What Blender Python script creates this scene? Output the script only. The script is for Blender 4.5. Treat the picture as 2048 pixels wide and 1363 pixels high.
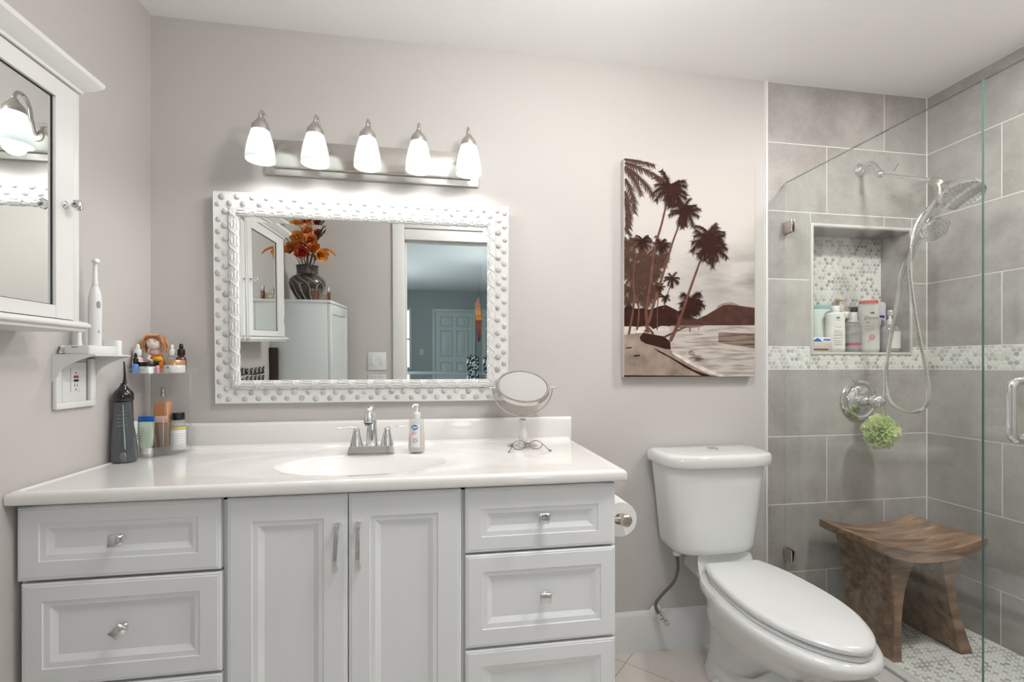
import bpy, bmesh, math, random
from mathutils import Vector, Matrix, noise
random.seed(7)
PI = math.pi
S = bpy.context.scene
COL = S.collection
for o in list(bpy.data.objects):
    bpy.data.objects.remove(o)

# ------------------------------------------------------------------ camera, exposure, world, lights
cam_data = bpy.data.cameras.new('camera')
cam_data.sensor_width = 36.0
cam_data.lens = 932 / 2048 * 36
cam_data.shift_y = 47 / 2048
cam_data.clip_start = 0.02
cam = bpy.data.objects.new('camera', cam_data)
cam.location = (0, -1.85, 1.198)
cam.rotation_euler = (PI / 2, 0, -0.159)
COL.objects.link(cam)
S.camera = cam
S.view_settings.view_transform = 'Standard'
S.view_settings.look = 'None'
S.view_settings.gamma = 1.0
S.view_settings.exposure = 0.03
S.view_settings.use_curve_mapping = False

world = bpy.data.worlds.new('world')
S.world = world
world.use_nodes = True
world.node_tree.nodes['Background'].inputs[0].default_value = (0.72, 0.82, 0.95, 1)
world.node_tree.nodes['Background'].inputs[1].default_value = 0.6


def area(name, loc, rot, sx, sy, power, col=(1, 1, 1)):
    d = bpy.data.lights.new(name, 'AREA')
    d.shape = 'RECTANGLE'
    d.size, d.size_y, d.energy, d.color = sx, sy, power, col
    o = bpy.data.objects.new(name, d)
    o.location, o.rotation_euler = loc, rot
    COL.objects.link(o)
    return o


GLOBE = 48.0        # brightness of the lit ceiling globe (built further down)
area('shower_lamp_light', (1.85, -0.95, 2.437), (0, 0, 0), 0.16, 0.16, 20, (1.0, 0.975, 0.94))
# added area lamps standing in for window daylight, beside windowless bedroom walls
area('bedroom_right_fill', (1.05, -4.2, 1.5), (PI * 0.5, 0, PI * 0.5), 1.6, 1.3, 30, (0.92, 0.98, 1.0))
area('bedroom_left_fill', (-1.7, -6.0, 1.3), (PI / 2, 0, -PI / 2), 1.8, 1.2, 55, (0.86, 0.95, 1.0))

# ------------------------------------------------------------------ constants of the room
LW, RW, CEIL, OPP = -1.012, 2.267, 2.446, -1.87
TILE0 = 1.437
CTOP = 0.892


# ------------------------------------------------------------------ materials
def mat(name, col, rough=0.5, metal=0.0, spec=0.5, noise_s=0, noise_a=0.0, bump=0.0, bump_s=60, coat=0.0,
        emis=None, estr=0.0, sub=0.0, trans=0.0, ior=1.45, alpha=1.0):
    m = bpy.data.materials.new(name)
    m.use_nodes = True
    nt = m.node_tree
    b = nt.nodes['Principled BSDF']
    b.inputs['Base Color'].default_value = (*col, 1)
    b.inputs['Roughness'].default_value = rough
    b.inputs['Metallic'].default_value = metal
    b.inputs['Specular IOR Level'].default_value = spec
    b.inputs['Coat Weight'].default_value = coat
    b.inputs['IOR'].default_value = ior
    b.inputs['Subsurface Weight'].default_value = sub
    b.inputs['Transmission Weight'].default_value = trans
    b.inputs['Alpha'].default_value = alpha
    if emis:
        b.inputs['Emission Color'].default_value = (*emis, 1)
        b.inputs['Emission Strength'].default_value = estr
    if noise_s or bump:
        tc = nt.nodes.new('ShaderNodeTexCoord')
    if noise_s:
        n = nt.nodes.new('ShaderNodeTexNoise')
        n.inputs['Scale'].default_value = noise_s
        n.inputs['Detail'].default_value = 5
        nt.links.new(tc.outputs['Object'], n.inputs['Vector'])
        mr = nt.nodes.new('ShaderNodeMapRange')
        mr.inputs['From Min'].default_value = 0.3
        mr.inputs['From Max'].default_value = 0.7
        mr.inputs['To Min'].default_value = 1 - noise_a
        mr.inputs['To Max'].default_value = 1 + noise_a
        nt.links.new(n.outputs['Fac'], mr.inputs['Value'])
        mx = nt.nodes.new('ShaderNodeVectorMath')
        mx.operation = 'SCALE'
        mx.inputs[0].default_value = col
        nt.links.new(mr.outputs[0], mx.inputs['Scale'])
        nt.links.new(mx.outputs[0], b.inputs['Base Color'])
    if bump:
        n2 = nt.nodes.new('ShaderNodeTexNoise')
        n2.inputs['Scale'].default_value = bump_s
        n2.inputs['Detail'].default_value = 4
        nt.links.new(tc.outputs['Object'], n2.inputs['Vector'])
        bp = nt.nodes.new('ShaderNodeBump')
        bp.inputs['Strength'].default_value = bump
        bp.inputs['Distance'].default_value = 0.004
        nt.links.new(n2.outputs['Fac'], bp.inputs['Height'])
        nt.links.new(bp.outputs[0], b.inputs['Normal'])
    return m


def clear_mat(name, tint=(1, 1, 1), ior=1.5, rough=0.0, body=0.0, bodycol=(1, 1, 1)):
    """thin clear glass / acrylic: see-through plus Fresnel gloss, works for front and back faces alike"""
    m = bpy.data.materials.new(name)
    m.use_nodes = True
    nt = m.node_tree
    nt.nodes.remove(nt.nodes['Principled BSDF'])
    out = nt.nodes['Material Output']
    g = nt.nodes.new('ShaderNodeNewGeometry')
    mr = nt.nodes.new('ShaderNodeMapRange')
    mr.inputs['To Min'].default_value = ior
    mr.inputs['To Max'].default_value = 1 / ior
    nt.links.new(g.outputs['Backfacing'], mr.inputs['Value'])
    fr = nt.nodes.new('ShaderNodeFresnel')
    nt.links.new(mr.outputs[0], fr.inputs['IOR'])
    tr = nt.nodes.new('ShaderNodeBsdfTransparent')
    tr.inputs[0].default_value = (*tint, 1)
    gl = nt.nodes.new('ShaderNodeBsdfGlossy')
    gl.inputs['Roughness'].default_value = rough
    gl.inputs[0].default_value = (1, 1, 1, 1)
    base = tr.outputs[0]
    if body > 0:
        df = nt.nodes.new('ShaderNodeBsdfDiffuse')
        df.inputs[0].default_value = (*bodycol, 1)
        mb = nt.nodes.new('ShaderNodeMixShader')
        mb.inputs[0].default_value = body
        nt.links.new(tr.outputs[0], mb.inputs[1])
        nt.links.new(df.outputs[0], mb.inputs[2])
        base = mb.outputs[0]
    mx = nt.nodes.new('ShaderNodeMixShader')
    nt.links.new(fr.outputs[0], mx.inputs[0])
    nt.links.new(base, mx.inputs[1])
    nt.links.new(gl.outputs[0], mx.inputs[2])
    nt.links.new(mx.outputs[0], out.inputs[0])
    return m


def tile_mat(name, c1, c2, rough, nscale, attr='tint', tamt=0.35, lo=0.5, hi=0.95):
    """stone tile: a tone per tile (face attribute) broken up by soft cloudy noise"""
    m = bpy.data.materials.new(name)
    m.use_nodes = True
    nt = m.node_tree
    b = nt.nodes['Principled BSDF']
    b.inputs['Roughness'].default_value = rough
    at = nt.nodes.new('ShaderNodeAttribute')
    at.attribute_name = attr
    tc = nt.nodes.new('ShaderNodeTexCoord')
    off = nt.nodes.new('ShaderNodeVectorMath')
    off.operation = 'ADD'
    sc = nt.nodes.new('ShaderNodeVectorMath')
    sc.operation = 'SCALE'
    sc.inputs[0].default_value = (7.3, 3.1, 5.7)
    nt.links.new(at.outputs['Fac'], sc.inputs['Scale'])
    nt.links.new(tc.outputs['Object'], off.inputs[0])
    nt.links.new(sc.outputs[0], off.inputs[1])
    n = nt.nodes.new('ShaderNodeTexNoise')
    n.inputs['Scale'].default_value = nscale
    n.inputs['Detail'].default_value = 8
    n.inputs['Roughness'].default_value = 0.6
    nt.links.new(off.outputs[0], n.inputs['Vector'])
    n2 = nt.nodes.new('ShaderNodeTexNoise')
    n2.inputs['Scale'].default_value = nscale * 9
    n2.inputs['Detail'].default_value = 6
    nt.links.new(off.outputs[0], n2.inputs['Vector'])
    a1 = nt.nodes.new('ShaderNodeMath'); a1.operation = 'MULTIPLY_ADD'
    nt.links.new(n2.outputs['Fac'], a1.inputs[0]); a1.inputs[1].default_value = 0.25
    nt.links.new(n.outputs['Fac'], a1.inputs[2])
    a2 = nt.nodes.new('ShaderNodeMath'); a2.operation = 'MULTIPLY_ADD'
    nt.links.new(at.outputs['Fac'], a2.inputs[0]); a2.inputs[1].default_value = tamt
    nt.links.new(a1.outputs[0], a2.inputs[2])
    mr = nt.nodes.new('ShaderNodeMapRange')
    mr.inputs['From Min'].default_value = lo
    mr.inputs['From Max'].default_value = hi
    nt.links.new(a2.outputs[0], mr.inputs['Value'])
    mx = nt.nodes.new('ShaderNodeMix'); mx.data_type = 'RGBA'
    mx.inputs[6].default_value = (*c1, 1); mx.inputs[7].default_value = (*c2, 1)
    nt.links.new(mr.outputs[0], mx.inputs[0])
    nt.links.new(mx.outputs[2], b.inputs['Base Color'])
    bp = nt.nodes.new('ShaderNodeBump')
    bp.inputs['Strength'].default_value = 0.12
    bp.inputs['Distance'].default_value = 0.003
    nt.links.new(a1.outputs[0], bp.inputs['Height'])
    nt.links.new(bp.outputs[0], b.inputs['Normal'])
    return m


M = {}
M['paint'] = mat('greige_paint', (0.545, 0.517, 0.495), 0.55, noise_s=1.3, noise_a=0.012, bump=0.05, bump_s=180)
M['ceiling'] = mat('ceiling_paint', (0.93, 0.925, 0.92), 0.8, bump=0.04, bump_s=120)
M['white_trim'] = mat('white_trim_paint', (0.72, 0.715, 0.70), 0.35)
M['cab'] = mat('cabinet_thermofoil', (0.82, 0.83, 0.84), 0.32, spec=0.4)
M['marble'] = mat('cultured_marble', (0.84, 0.82, 0.80), 0.1, coat=0.5, noise_s=6, noise_a=0.01)
M['porcelain'] = mat('porcelain', (0.74, 0.745, 0.735), 0.07, coat=0.6)
M['seat'] = mat('toilet_seat_plastic', (0.72, 0.725, 0.725), 0.22)
M['white_plastic'] = mat('white_plastic', (0.74, 0.74, 0.735), 0.3)
M['grey_plastic'] = mat('grey_plastic', (0.35, 0.36, 0.37), 0.35)
M['frame_white'] = mat('mirror_frame_paint', (0.74, 0.735, 0.72), 0.22, coat=0.3)
M['pebble'] = mat('pearl_pebble', (0.50, 0.50, 0.485), 0.3, noise_s=25, noise_a=0.25, coat=0.3)
M['mirror'] = mat('silvered_glass', (0.88, 0.90, 0.89), 0.0, metal=1.0)
M['chrome'] = mat('chrome', (0.78, 0.78, 0.79), 0.06, metal=1.0)
M['nickel'] = mat('brushed_nickel', (0.62, 0.59, 0.56), 0.26, metal=1.0)
M['pol_nickel'] = mat('polished_nickel', (0.66, 0.61, 0.56), 0.14, metal=1.0)
M['steel_braid'] = mat('braided_steel', (0.22, 0.20, 0.19), 0.35, metal=0.8, bump=0.9, bump_s=700)
M['shade'] = mat('frosted_glass_shade', (0.83, 0.86, 0.855), 0.4, emis=(0.97, 1.0, 0.99), estr=0.12)
_nt = M['shade'].node_tree
_tl = _nt.nodes.new('ShaderNodeBsdfTranslucent'); _tl.inputs[0].default_value = (0.91, 0.95, 0.94, 1)
_mx = _nt.nodes.new('ShaderNodeMixShader'); _mx.inputs[0].default_value = 0.45
_nt.links.new(_nt.nodes['Principled BSDF'].outputs[0], _mx.inputs[1]); _nt.links.new(_tl.outputs[0], _mx.inputs[2])
_nt.links.new(_mx.outputs[0], _nt.nodes['Material Output'].inputs[0])
M['bulb'] = mat('bulb_glow', (1, 1, 1), 0.5, emis=(1.0, 1.0, 0.98), estr=5.5)
M['grout'] = mat('pale_grout', (0.74, 0.73, 0.70), 0.8, bump=0.1, bump_s=300)
M['tile'] = tile_mat('concrete_look_tile', (0.315, 0.295, 0.278), (0.46, 0.44, 0.42), 0.42, 7.5, tamt=0.14)
M['penny'] = tile_mat('marble_penny_tile', (0.33, 0.33, 0.318), (0.70, 0.695, 0.672), 0.25, 8, tamt=0.75, lo=0.5, hi=1.05)
M['stone_trim'] = mat('pale_stone_trim', (0.60, 0.59, 0.56), 0.25, noise_s=14, noise_a=0.05)
M['curb'] = mat('curb_marble', (0.58, 0.565, 0.55), 0.2, noise_s=7, noise_a=0.07)
M['glass'] = clear_mat('shower_glass', (0.965, 0.985, 0.975), 1.52)
M['glass_edge'] = mat('green_glass_edge', (0.05, 0.13, 0.115), 0.05, coat=1.0)
M['acrylic'] = clear_mat('clear_acrylic', (0.955, 0.96, 0.955), 1.49, 0.0, 0.05, (0.9, 0.9, 0.9))
M['clear'] = clear_mat('clear_glass', (0.97, 0.975, 0.97), 1.5)
M['haze_clear'] = clear_mat('clear_bottle_plastic', (0.9, 0.9, 0.89), 1.45, 0.05, 0.35, (0.82, 0.82, 0.81))
M['black'] = mat('black_plastic', (0.008, 0.008, 0.009), 0.25)
M['black_gloss'] = mat('black_gloss', (0.006, 0.006, 0.006), 0.08, coat=0.5)
M['smoke'] = mat('smoky_reservoir', (0.055, 0.066, 0.072), 0.08, coat=1.0)
M['smoke2'] = mat('grey_button', (0.15, 0.16, 0.165), 0.3)
M['lufa'] = mat('green_mesh_net', (0.72, 0.81, 0.46), 0.7, sub=0.0)


def wood_mat():
    m = mat('aged_teak', (0.2, 0.1, 0.05), 0.42, spec=0.45)
    nt = m.node_tree
    b = nt.nodes['Principled BSDF']
    tc = nt.nodes.new('ShaderNodeTexCoord')
    mp = nt.nodes.new('ShaderNodeMapping')
    mp.inputs['Scale'].default_value = (1.6, 9, 9)
    n = nt.nodes.new('ShaderNodeTexNoise')
    n.inputs['Scale'].default_value = 3.2
    n.inputs['Detail'].default_value = 9
    n.inputs['Distortion'].default_value = 0.7
    nt.links.new(tc.outputs['Object'], mp.inputs[0]); nt.links.new(mp.outputs[0], n.inputs['Vector'])
    cr = nt.nodes.new('ShaderNodeValToRGB')
    cr.color_ramp.elements[0].position = 0.32
    cr.color_ramp.elements[0].color = (0.115, 0.068, 0.044, 1)
    cr.color_ramp.elements[1].position = 0.68
    cr.color_ramp.elements[1].color = (0.36, 0.225, 0.145, 1)
    e = cr.color_ramp.elements.new(0.5)
    e.color = (0.225, 0.135, 0.085, 1)
    nt.links.new(n.outputs['Fac'], cr.inputs[0])
    nt.links.new(cr.outputs[0], b.inputs['Base Color'])
    bp = nt.nodes.new('ShaderNodeBump')
    bp.inputs['Strength'].default_value = 0.35
    bp.inputs['Distance'].default_value = 0.004
    nt.links.new(n.outputs['Fac'], bp.inputs['Height']); nt.links.new(bp.outputs[0], b.inputs['Normal'])
    return m


M['teak'] = wood_mat()

# ------------------------------------------------------------------ mesh helpers


def nbm():
    return bmesh.new()


def add_box(bm, x0, x1, y0, y1, z0, z1, bev=0.0, seg=2, mi=0, rot=None):
    """box, optional bevel; rot = 4x4 applied afterwards"""
    t = bmesh.new()
    v = [t.verts.new((x, y, z)) for x in (x0, x1) for y in (y0, y1) for z in (z0, z1)]
    for f in ((0, 1, 3, 2), (4, 6, 7, 5), (0, 4, 5, 1), (2, 3, 7, 6), (0, 2, 6, 4), (1, 5, 7, 3)):
        t.faces.new([v[i] for i in f])
    if bev > 0:
        bmesh.ops.bevel(t, geom=t.edges[:], offset=bev, segments=seg, profile=0.5, affect='EDGES')
    if rot is not None:
        bmesh.ops.transform(t, matrix=rot, verts=t.verts)
    merge(bm, t, mi)


def merge(bm, t, mi=0, mtx=None):
    if mtx is not None:
        bmesh.ops.transform(t, matrix=mtx, verts=t.verts)
    for f in t.faces:
        f.material_index = mi if mi else f.material_index
    me = bpy.data.meshes.new('tmp')
    bmesh.ops.recalc_face_normals(t, faces=t.faces)
    t.to_mesh(me)
    t.free()
    bm.from_mesh(me)
    bpy.data.meshes.remove(me)


def add_lathe(bm, prof, seg=32, c=(0, 0, 0), axis='Z', mi=0, sx=1.0, sy=1.0, rot=None, cap=True):
    """prof: list of (radius, height). Elliptical with sx/sy."""
    t = bmesh.new()
    rings = []
    for r, h in prof:
        if r < 1e-6:
            rings.append([t.verts.new((0, 0, h))])
        else:
            rings.append([t.verts.new((r * sx * math.cos(2 * PI * i / seg), r * sy * math.sin(2 * PI * i / seg), h))
                          for i in range(seg)])
    for a, b in zip(rings, rings[1:]):
        if len(a) == 1 and len(b) == 1:
            continue
        for i in range(seg):
            j = (i + 1) % seg
            if len(a) == 1:
                t.faces.new((a[0], b[j], b[i]))
            elif len(b) == 1:
                t.faces.new((a[i], a[j], b[0]))
            else:
                t.faces.new((a[i], a[j], b[j], b[i]))
    if cap:
        for rg in (rings[0], rings[-1]):
            if len(rg) > 2:
                t.faces.new(rg)
    m4 = Matrix.Identity(4)
    if axis == 'Y':
        m4 = Matrix.Rotation(PI / 2, 4, 'X')      # local +Z -> -Y
    elif axis == 'X':
        m4 = Matrix.Rotation(PI / 2, 4, 'Y')      # local +Z -> +X
    if rot is not None:
        m4 = rot @ m4
    m4 = Matrix.Translation(c) @ m4
    merge(bm, t, mi, m4)


def spline(pts, n=8, closed=False):
    """Catmull-Rom through the points"""
    P = [Vector(p) for p in pts]
    out = []
    N = len(P)
    rng = range(N if closed else N - 1)
    for i in rng:
        p0 = P[(i - 1) % N] if (closed or i > 0) else P[0] * 2 - P[1]
        p1 = P[i]
        p2 = P[(i + 1) % N]
        p3 = P[(i + 2) % N] if (closed or i < N - 2) else P[-1] * 2 - P[-2]
        for k in range(n):
            u = k / n
            out.append(0.5 * ((2 * p1) + (-p0 + p2) * u + (2 * p0 - 5 * p1 + 4 * p2 - p3) * u * u +
                              (-p0 + 3 * p1 - 3 * p2 + p3) * u ** 3))
    if not closed:
        out.append(P[-1])
    return out


def add_tube(bm, pts, r, seg=10, closed=False, mi=0, flat=1.0):
    """tube along points; r number or list"""
    t = bmesh.new()
    P = [Vector(p) for p in pts]
    n = len(P)
    R = r if isinstance(r, (list, tuple)) else [r] * n
    up = Vector((0, 0, 1))
    rings = []
    prev = None
    for i, p in enumerate(P):
        if closed:
            d = P[(i + 1) % n] - P[i - 1]
        else:
            d = P[min(i + 1, n - 1)] - P[max(i - 1, 0)]
        if d.length < 1e-9:
            d = Vector((0, 0, 1))
        d.normalize()
        if prev is None:
            a = up.cross(d)
            if a.length < 0.1:
                a = Vector((1, 0, 0)).cross(d)
        else:
            a = prev - d * prev.dot(d)
        a.normalize()
        prev = a
        b = d.cross(a)
        rings.append([t.verts.new(p + a * (R[i] * math.cos(2 * PI * k / seg)) + b * (R[i] * flat * math.sin(2 * PI * k / seg)))
                      for k in range(seg)])
    for i in range(n if closed else n - 1):
        A, B = rings[i], rings[(i + 1) % n]
        for k in range(seg):
            j = (k + 1) % seg
            t.faces.new((A[k], A[j], B[j], B[k]))
    if not closed:
        t.faces.new(rings[0])
        t.faces.new(rings[-1])
    merge(bm, t, mi)


def add_prism(bm, poly, plane, a0, a1, bev=0.0, mi=0, seg=2):
    """extrude a 2-D polygon; plane 'XZ' (along Y), 'XY' (along Z), 'YZ' (along X)"""
    t = bmesh.new()

    def P(u, v, w):
        return {'XZ': (u, w, v), 'XY': (u, v, w), 'YZ': (w, u, v)}[plane]
    A = [t.verts.new(P(u, v, a0)) for u, v in poly]
    B = [t.verts.new(P(u, v, a1)) for u, v in poly]
    t.faces.new(A)
    t.faces.new(B)
    n = len(poly)
    for i in range(n):
        j = (i + 1) % n
        t.faces.new((A[i], A[j], B[j], B[i]))
    if bev > 0:
        bmesh.ops.recalc_face_normals(t, faces=t.faces)
        es = [e for e in t.edges if len(e.link_faces) == 2 and e.calc_face_angle(0) > 0.6]
        bmesh.ops.bevel(t, geom=es, offset=bev, segments=seg, profile=0.5, affect='EDGES')
    merge(bm, t, mi)


def add_loft(bm, sections, closed=True, cap=True, mi=0):
    """list of rings (lists of 3-D points, equal length)"""
    t = bmesh.new()
    R = [[t.verts.new(p) for p in s] for s in sections]
    n = len(R[0])
    for a, b in zip(R, R[1:]):
        for i in range(n if closed else n - 1):
            j = (i + 1) % n
            t.faces.new((a[i], a[j], b[j], b[i]))
    if cap:
        t.faces.new(R[0])
        t.faces.new(R[-1])
    merge(bm, t, mi)


def add_ball(bm, c, r, sx=1, sy=1, sz=1, seg=16, mi=0, rot=None):
    t = bmesh.new()
    bmesh.ops.create_uvsphere(t, u_segments=seg, v_segments=max(6, seg // 2), radius=r)
    m4 = Matrix.Diagonal((sx, sy, sz, 1))
    if rot is not None:
        m4 = rot @ m4
    merge(bm, t, mi, Matrix.Translation(c) @ m4)


def mkobj(name, bm, mats, parent=None, sharp=38, base=None, smooth=True):
    if base is not None:
        bmesh.ops.translate(bm, vec=-Vector(base), verts=bm.verts)
    lim = math.radians(sharp)
    for f in bm.faces:
        f.smooth = smooth
    if smooth:
        for e in bm.edges:
            if len(e.link_faces) == 2:
                e.smooth = e.calc_face_angle(0) < lim
    me = bpy.data.meshes.new(name)
    bm.to_mesh(me)
    bm.free()
    for m in (mats if isinstance(mats, (list, tuple)) else [mats]):
        me.materials.append(M[m] if isinstance(m, str) else m)
    o = bpy.data.objects.new(name, me)
    COL.objects.link(o)
    if parent is not None:
        o.parent = parent
    return o


class Thing:
    """Empty at the thing's base; parts are given in world coordinates (or local ones if local=True)"""
    def __init__(s, name, label, cat, base, group=None, rot=None, local=False):
        s.o = bpy.data.objects.new(name, None)
        s.o.empty_display_size = 0.05
        COL.objects.link(s.o)
        s.o.location = base
        if rot:
            s.o.rotation_euler = rot
        s.o['label'] = label
        s.o['category'] = cat
        if group:
            s.o['group'] = group
        s.base = None if local else base

    def part(s, name, bm, mats, parent=None, label=None, sharp=38, smooth=True):
        o = mkobj(name, bm, mats, parent or s.o, sharp, s.base, smooth)
        if label:
            o['label'] = label
        return o


def solo(name, bm, mats, label, cat, base=None, group=None, sharp=38):
    o = mkobj(name, bm, mats, None, sharp, base)
    if base is not None:
        o.location = base
    o['label'] = label
    o['category'] = cat
    if group:
        o['group'] = group
    return o


def structure(name, bm, mats, parent=None, sharp=38):
    bmesh.ops.recalc_face_normals(bm, faces=bm.faces)
    o = mkobj(name, bm, mats, parent, sharp, smooth=name != 'penny_tiles')
    if parent is None:
        o['kind'] = 'structure'
    return o


def add_text(name, txt, size, mtx, m, parent, shear=0.0, ext=0.0002, bold=0.0, stretch=1.0):
    """lettering turned into a mesh. mtx maps text plane (X right, Y up, Z towards reader) to parent space"""
    c = bpy.data.curves.new(name, 'FONT')
    c.body = txt
    c.size = size
    c.extrude = ext
    c.offset = bold
    c.shear = shear
    c.align_x = 'CENTER'
    c.align_y = 'CENTER'
    c.resolution_u = 3
    t = bpy.data.objects.new('t', c)
    COL.objects.link(t)
    dg = bpy.context.evaluated_depsgraph_get()
    me = bpy.data.meshes.new_from_object(t.evaluated_get(dg))
    bpy.data.objects.remove(t)
    me.transform(mtx @ Matrix.Diagonal((stretch, 1, 1, 1)))
    me.materials.clear()
    me.materials.append(M[m] if isinstance(m, str) else m)
    me.name = name
    o = bpy.data.objects.new(name, me)
    COL.objects.link(o)
    o.parent = parent
    return o


def face_neg_y(x, y, z, yaw=0.0, tilt=0.0):
    """text plane facing -Y (towards the camera), optional yaw about Z / roll in the plane"""
    return (Matrix.Translation((x, y, z)) @ Matrix.Rotation(yaw, 4, 'Z') @ Matrix.Rotation(PI / 2, 4, 'X')
            @ Matrix.Rotation(tilt, 4, 'Z'))


def rounded_rect(x0, x1, y0, y1, r, n=6):
    pts = []
    for cx, cy, a in ((x1 - r, y1 - r, 0), (x0 + r, y1 - r, 90), (x0 + r, y0 + r, 180), (x1 - r, y0 + r, 270)):
        for k in range(n + 1):
            t = math.radians(a + 90 * k / n)
            pts.append((cx + r * math.cos(t), cy + r * math.sin(t)))
    return pts
# ================================================================== THE SETTING


def floor_mat():
    m = mat('beige_floor_tile', (0.66, 0.61, 0.56), 0.25)
    nt = m.node_tree
    b = nt.nodes['Principled BSDF']
    tc = nt.nodes.new('ShaderNodeTexCoord')
    mp = nt.nodes.new('ShaderNodeMapping')
    mp.inputs['Rotation'].default_value = (0, 0, -PI / 4)
    mp.inputs['Location'].default_value = (-0.476 + 0.45 * 4, 0.13, 0)
    br = nt.nodes.new('ShaderNodeTexBrick')
    br.offset = 0.0
    br.inputs['Scale'].default_value = 1.0
    br.inputs['Brick Width'].default_value = 0.45
    br.inputs['Row Height'].default_value = 0.45
    br.inputs['Mortar Size'].default_value = 0.0022
    br.inputs['Mortar Smooth'].default_value = 0.1
    br.inputs['Color1'].default_value = (0.66, 0.605, 0.56, 1)
    br.inputs['Color2'].default_value = (0.64, 0.595, 0.55, 1)
    br.inputs['Mortar'].default_value = (0.42, 0.36, 0.29, 1)
    n = nt.nodes.new('ShaderNodeTexNoise')
    n.inputs['Scale'].default_value = 5
    n.inputs['Detail'].default_value = 6
    mx = nt.nodes.new('ShaderNodeMix'); mx.data_type = 'RGBA'; mx.blend_type = 'MULTIPLY'
    mx.inputs[0].default_value = 0.12
    nt.links.new(tc.outputs['Object'], mp.inputs[0]); nt.links.new(mp.outputs[0], br.inputs['Vector'])
    nt.links.new(tc.outputs['Object'], n.inputs['Vector'])
    nt.links.new(br.outputs['Color'], mx.inputs[6]); nt.links.new(n.outputs['Color'], mx.inputs[7])
    nt.links.new(mx.outputs[2], b.inputs['Base Color'])
    return m


M['floor'] = floor_mat()
M['bed_paint'] = mat('blue_grey_paint', (0.35, 0.385, 0.385), 0.7)
M['bed_white'] = mat('bedroom_white_paint', (0.52, 0.58, 0.57), 0.5)
M['popcorn'] = mat('textured_ceiling', (0.62, 0.64, 0.64), 0.9, bump=1.0, bump_s=90)
M['carpet'] = mat('bedroom_carpet', (0.42, 0.40, 0.38), 0.95, bump=0.6, bump_s=250)

bm = nbm(); add_box(bm, LW - 0.1, RW + 0.1, OPP - 0.12, 0.22, -0.1, 0.0); structure('floor', bm, 'floor')
bm = nbm(); add_box(bm, LW - 0.1, RW + 0.1, OPP - 0.12, 0.22, CEIL, CEIL + 0.1); structure('ceiling', bm, 'ceiling')
bm = nbm(); add_box(bm, LW - 0.1, LW, OPP - 0.12, 0.22, 0, CEIL); structure('wall_left', bm, 'paint')

# back wall, painted to X=1.425, tiled beyond, with the niche cut out of it
NX0, NX1, NZ0, NZ1, ND = 1.664, 2.174, 1.255, 1.820, 0.14
bm = nbm()
add_box(bm, LW, TILE0 - 0.012, 0.0, 0.2, 0, CEIL, mi=0)
for a in ((TILE0 - 0.012, NX0, 0, CEIL), (NX1, RW, 0, CEIL), (NX0, NX1, 0, NZ0), (NX0, NX1, NZ1, CEIL)):
    add_box(bm, a[0], a[1], 0.0015, 0.2, a[2], a[3], mi=1)
add_box(bm, NX0, NX1, ND + 0.0015, 0.2, NZ0, NZ1, mi=1)
wall_back = structure('wall_back', bm, ['paint', 'grout'])


def rect_minus(r, h):
    """rectangle minus hole -> pieces"""
    x0, x1, z0, z1 = r
    a0, a1, b0, b1 = h
    if x1 <= a0 or x0 >= a1 or z1 <= b0 or z0 >= b1:
        return [r]
    out = []
    if x0 < a0: out.append((x0, a0, z0, z1))
    if x1 > a1: out.append((a1, x1, z0, z1))
    m0, m1 = max(x0, a0), min(x1, a1)
    if z0 < b0: out.append((m0, m1, z0, b0))
    if z1 > b1: out.append((m0, m1, b1, z1))
    return out


def tiles(bm, put, u0, u1, rows, joints, hole=None, g=0.0019, d=0.0007, seed=1):
    """rows: list of (z0,z1); joints: start joint per row. put(u, z, depth)->3-D"""
    rnd = random.Random(seed)
    lay = bm.faces.layers.float.get('tint') or bm.faces.layers.float.new('tint')
    for (z0, z1), j in zip(rows, joints):
        k = math.floor((u0 - j) / 0.6025)
        while j + k * 0.6025 < u1:
            a, b = max(u0, j + k * 0.6025), min(u1, j + (k + 1) * 0.6025)
            k += 1
            if b - a < 0.004:
                continue
            t = rnd.random()
            for r in (rect_minus((a, b, z0, z1), hole) if hole else [(a, b, z0, z1)]):
                x0, x1, y0, y1 = r[0] + g, r[1] - g, r[2] + g, r[3] - g
                if x1 - x0 < 0.003 or y1 - y0 < 0.003:
                    continue
                B = [bm.verts.new(put(u, v, 0)) for u, v in ((x0, y0), (x1, y0), (x1, y1), (x0, y1))]
                e = 0.0003
                T = [bm.verts.new(put(u, v, d)) for u, v in ((x0 + e, y0 + e), (x1 - e, y0 + e), (x1 - e, y1 - e), (x0 + e, y1 - e))]
                fs = [bm.faces.new(T)] + [bm.faces.new((B[i], B[(i + 1) % 4], T[(i + 1) % 4], T[i])) for i in range(4)]
                for f in fs:
                    f[lay] = t


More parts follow.
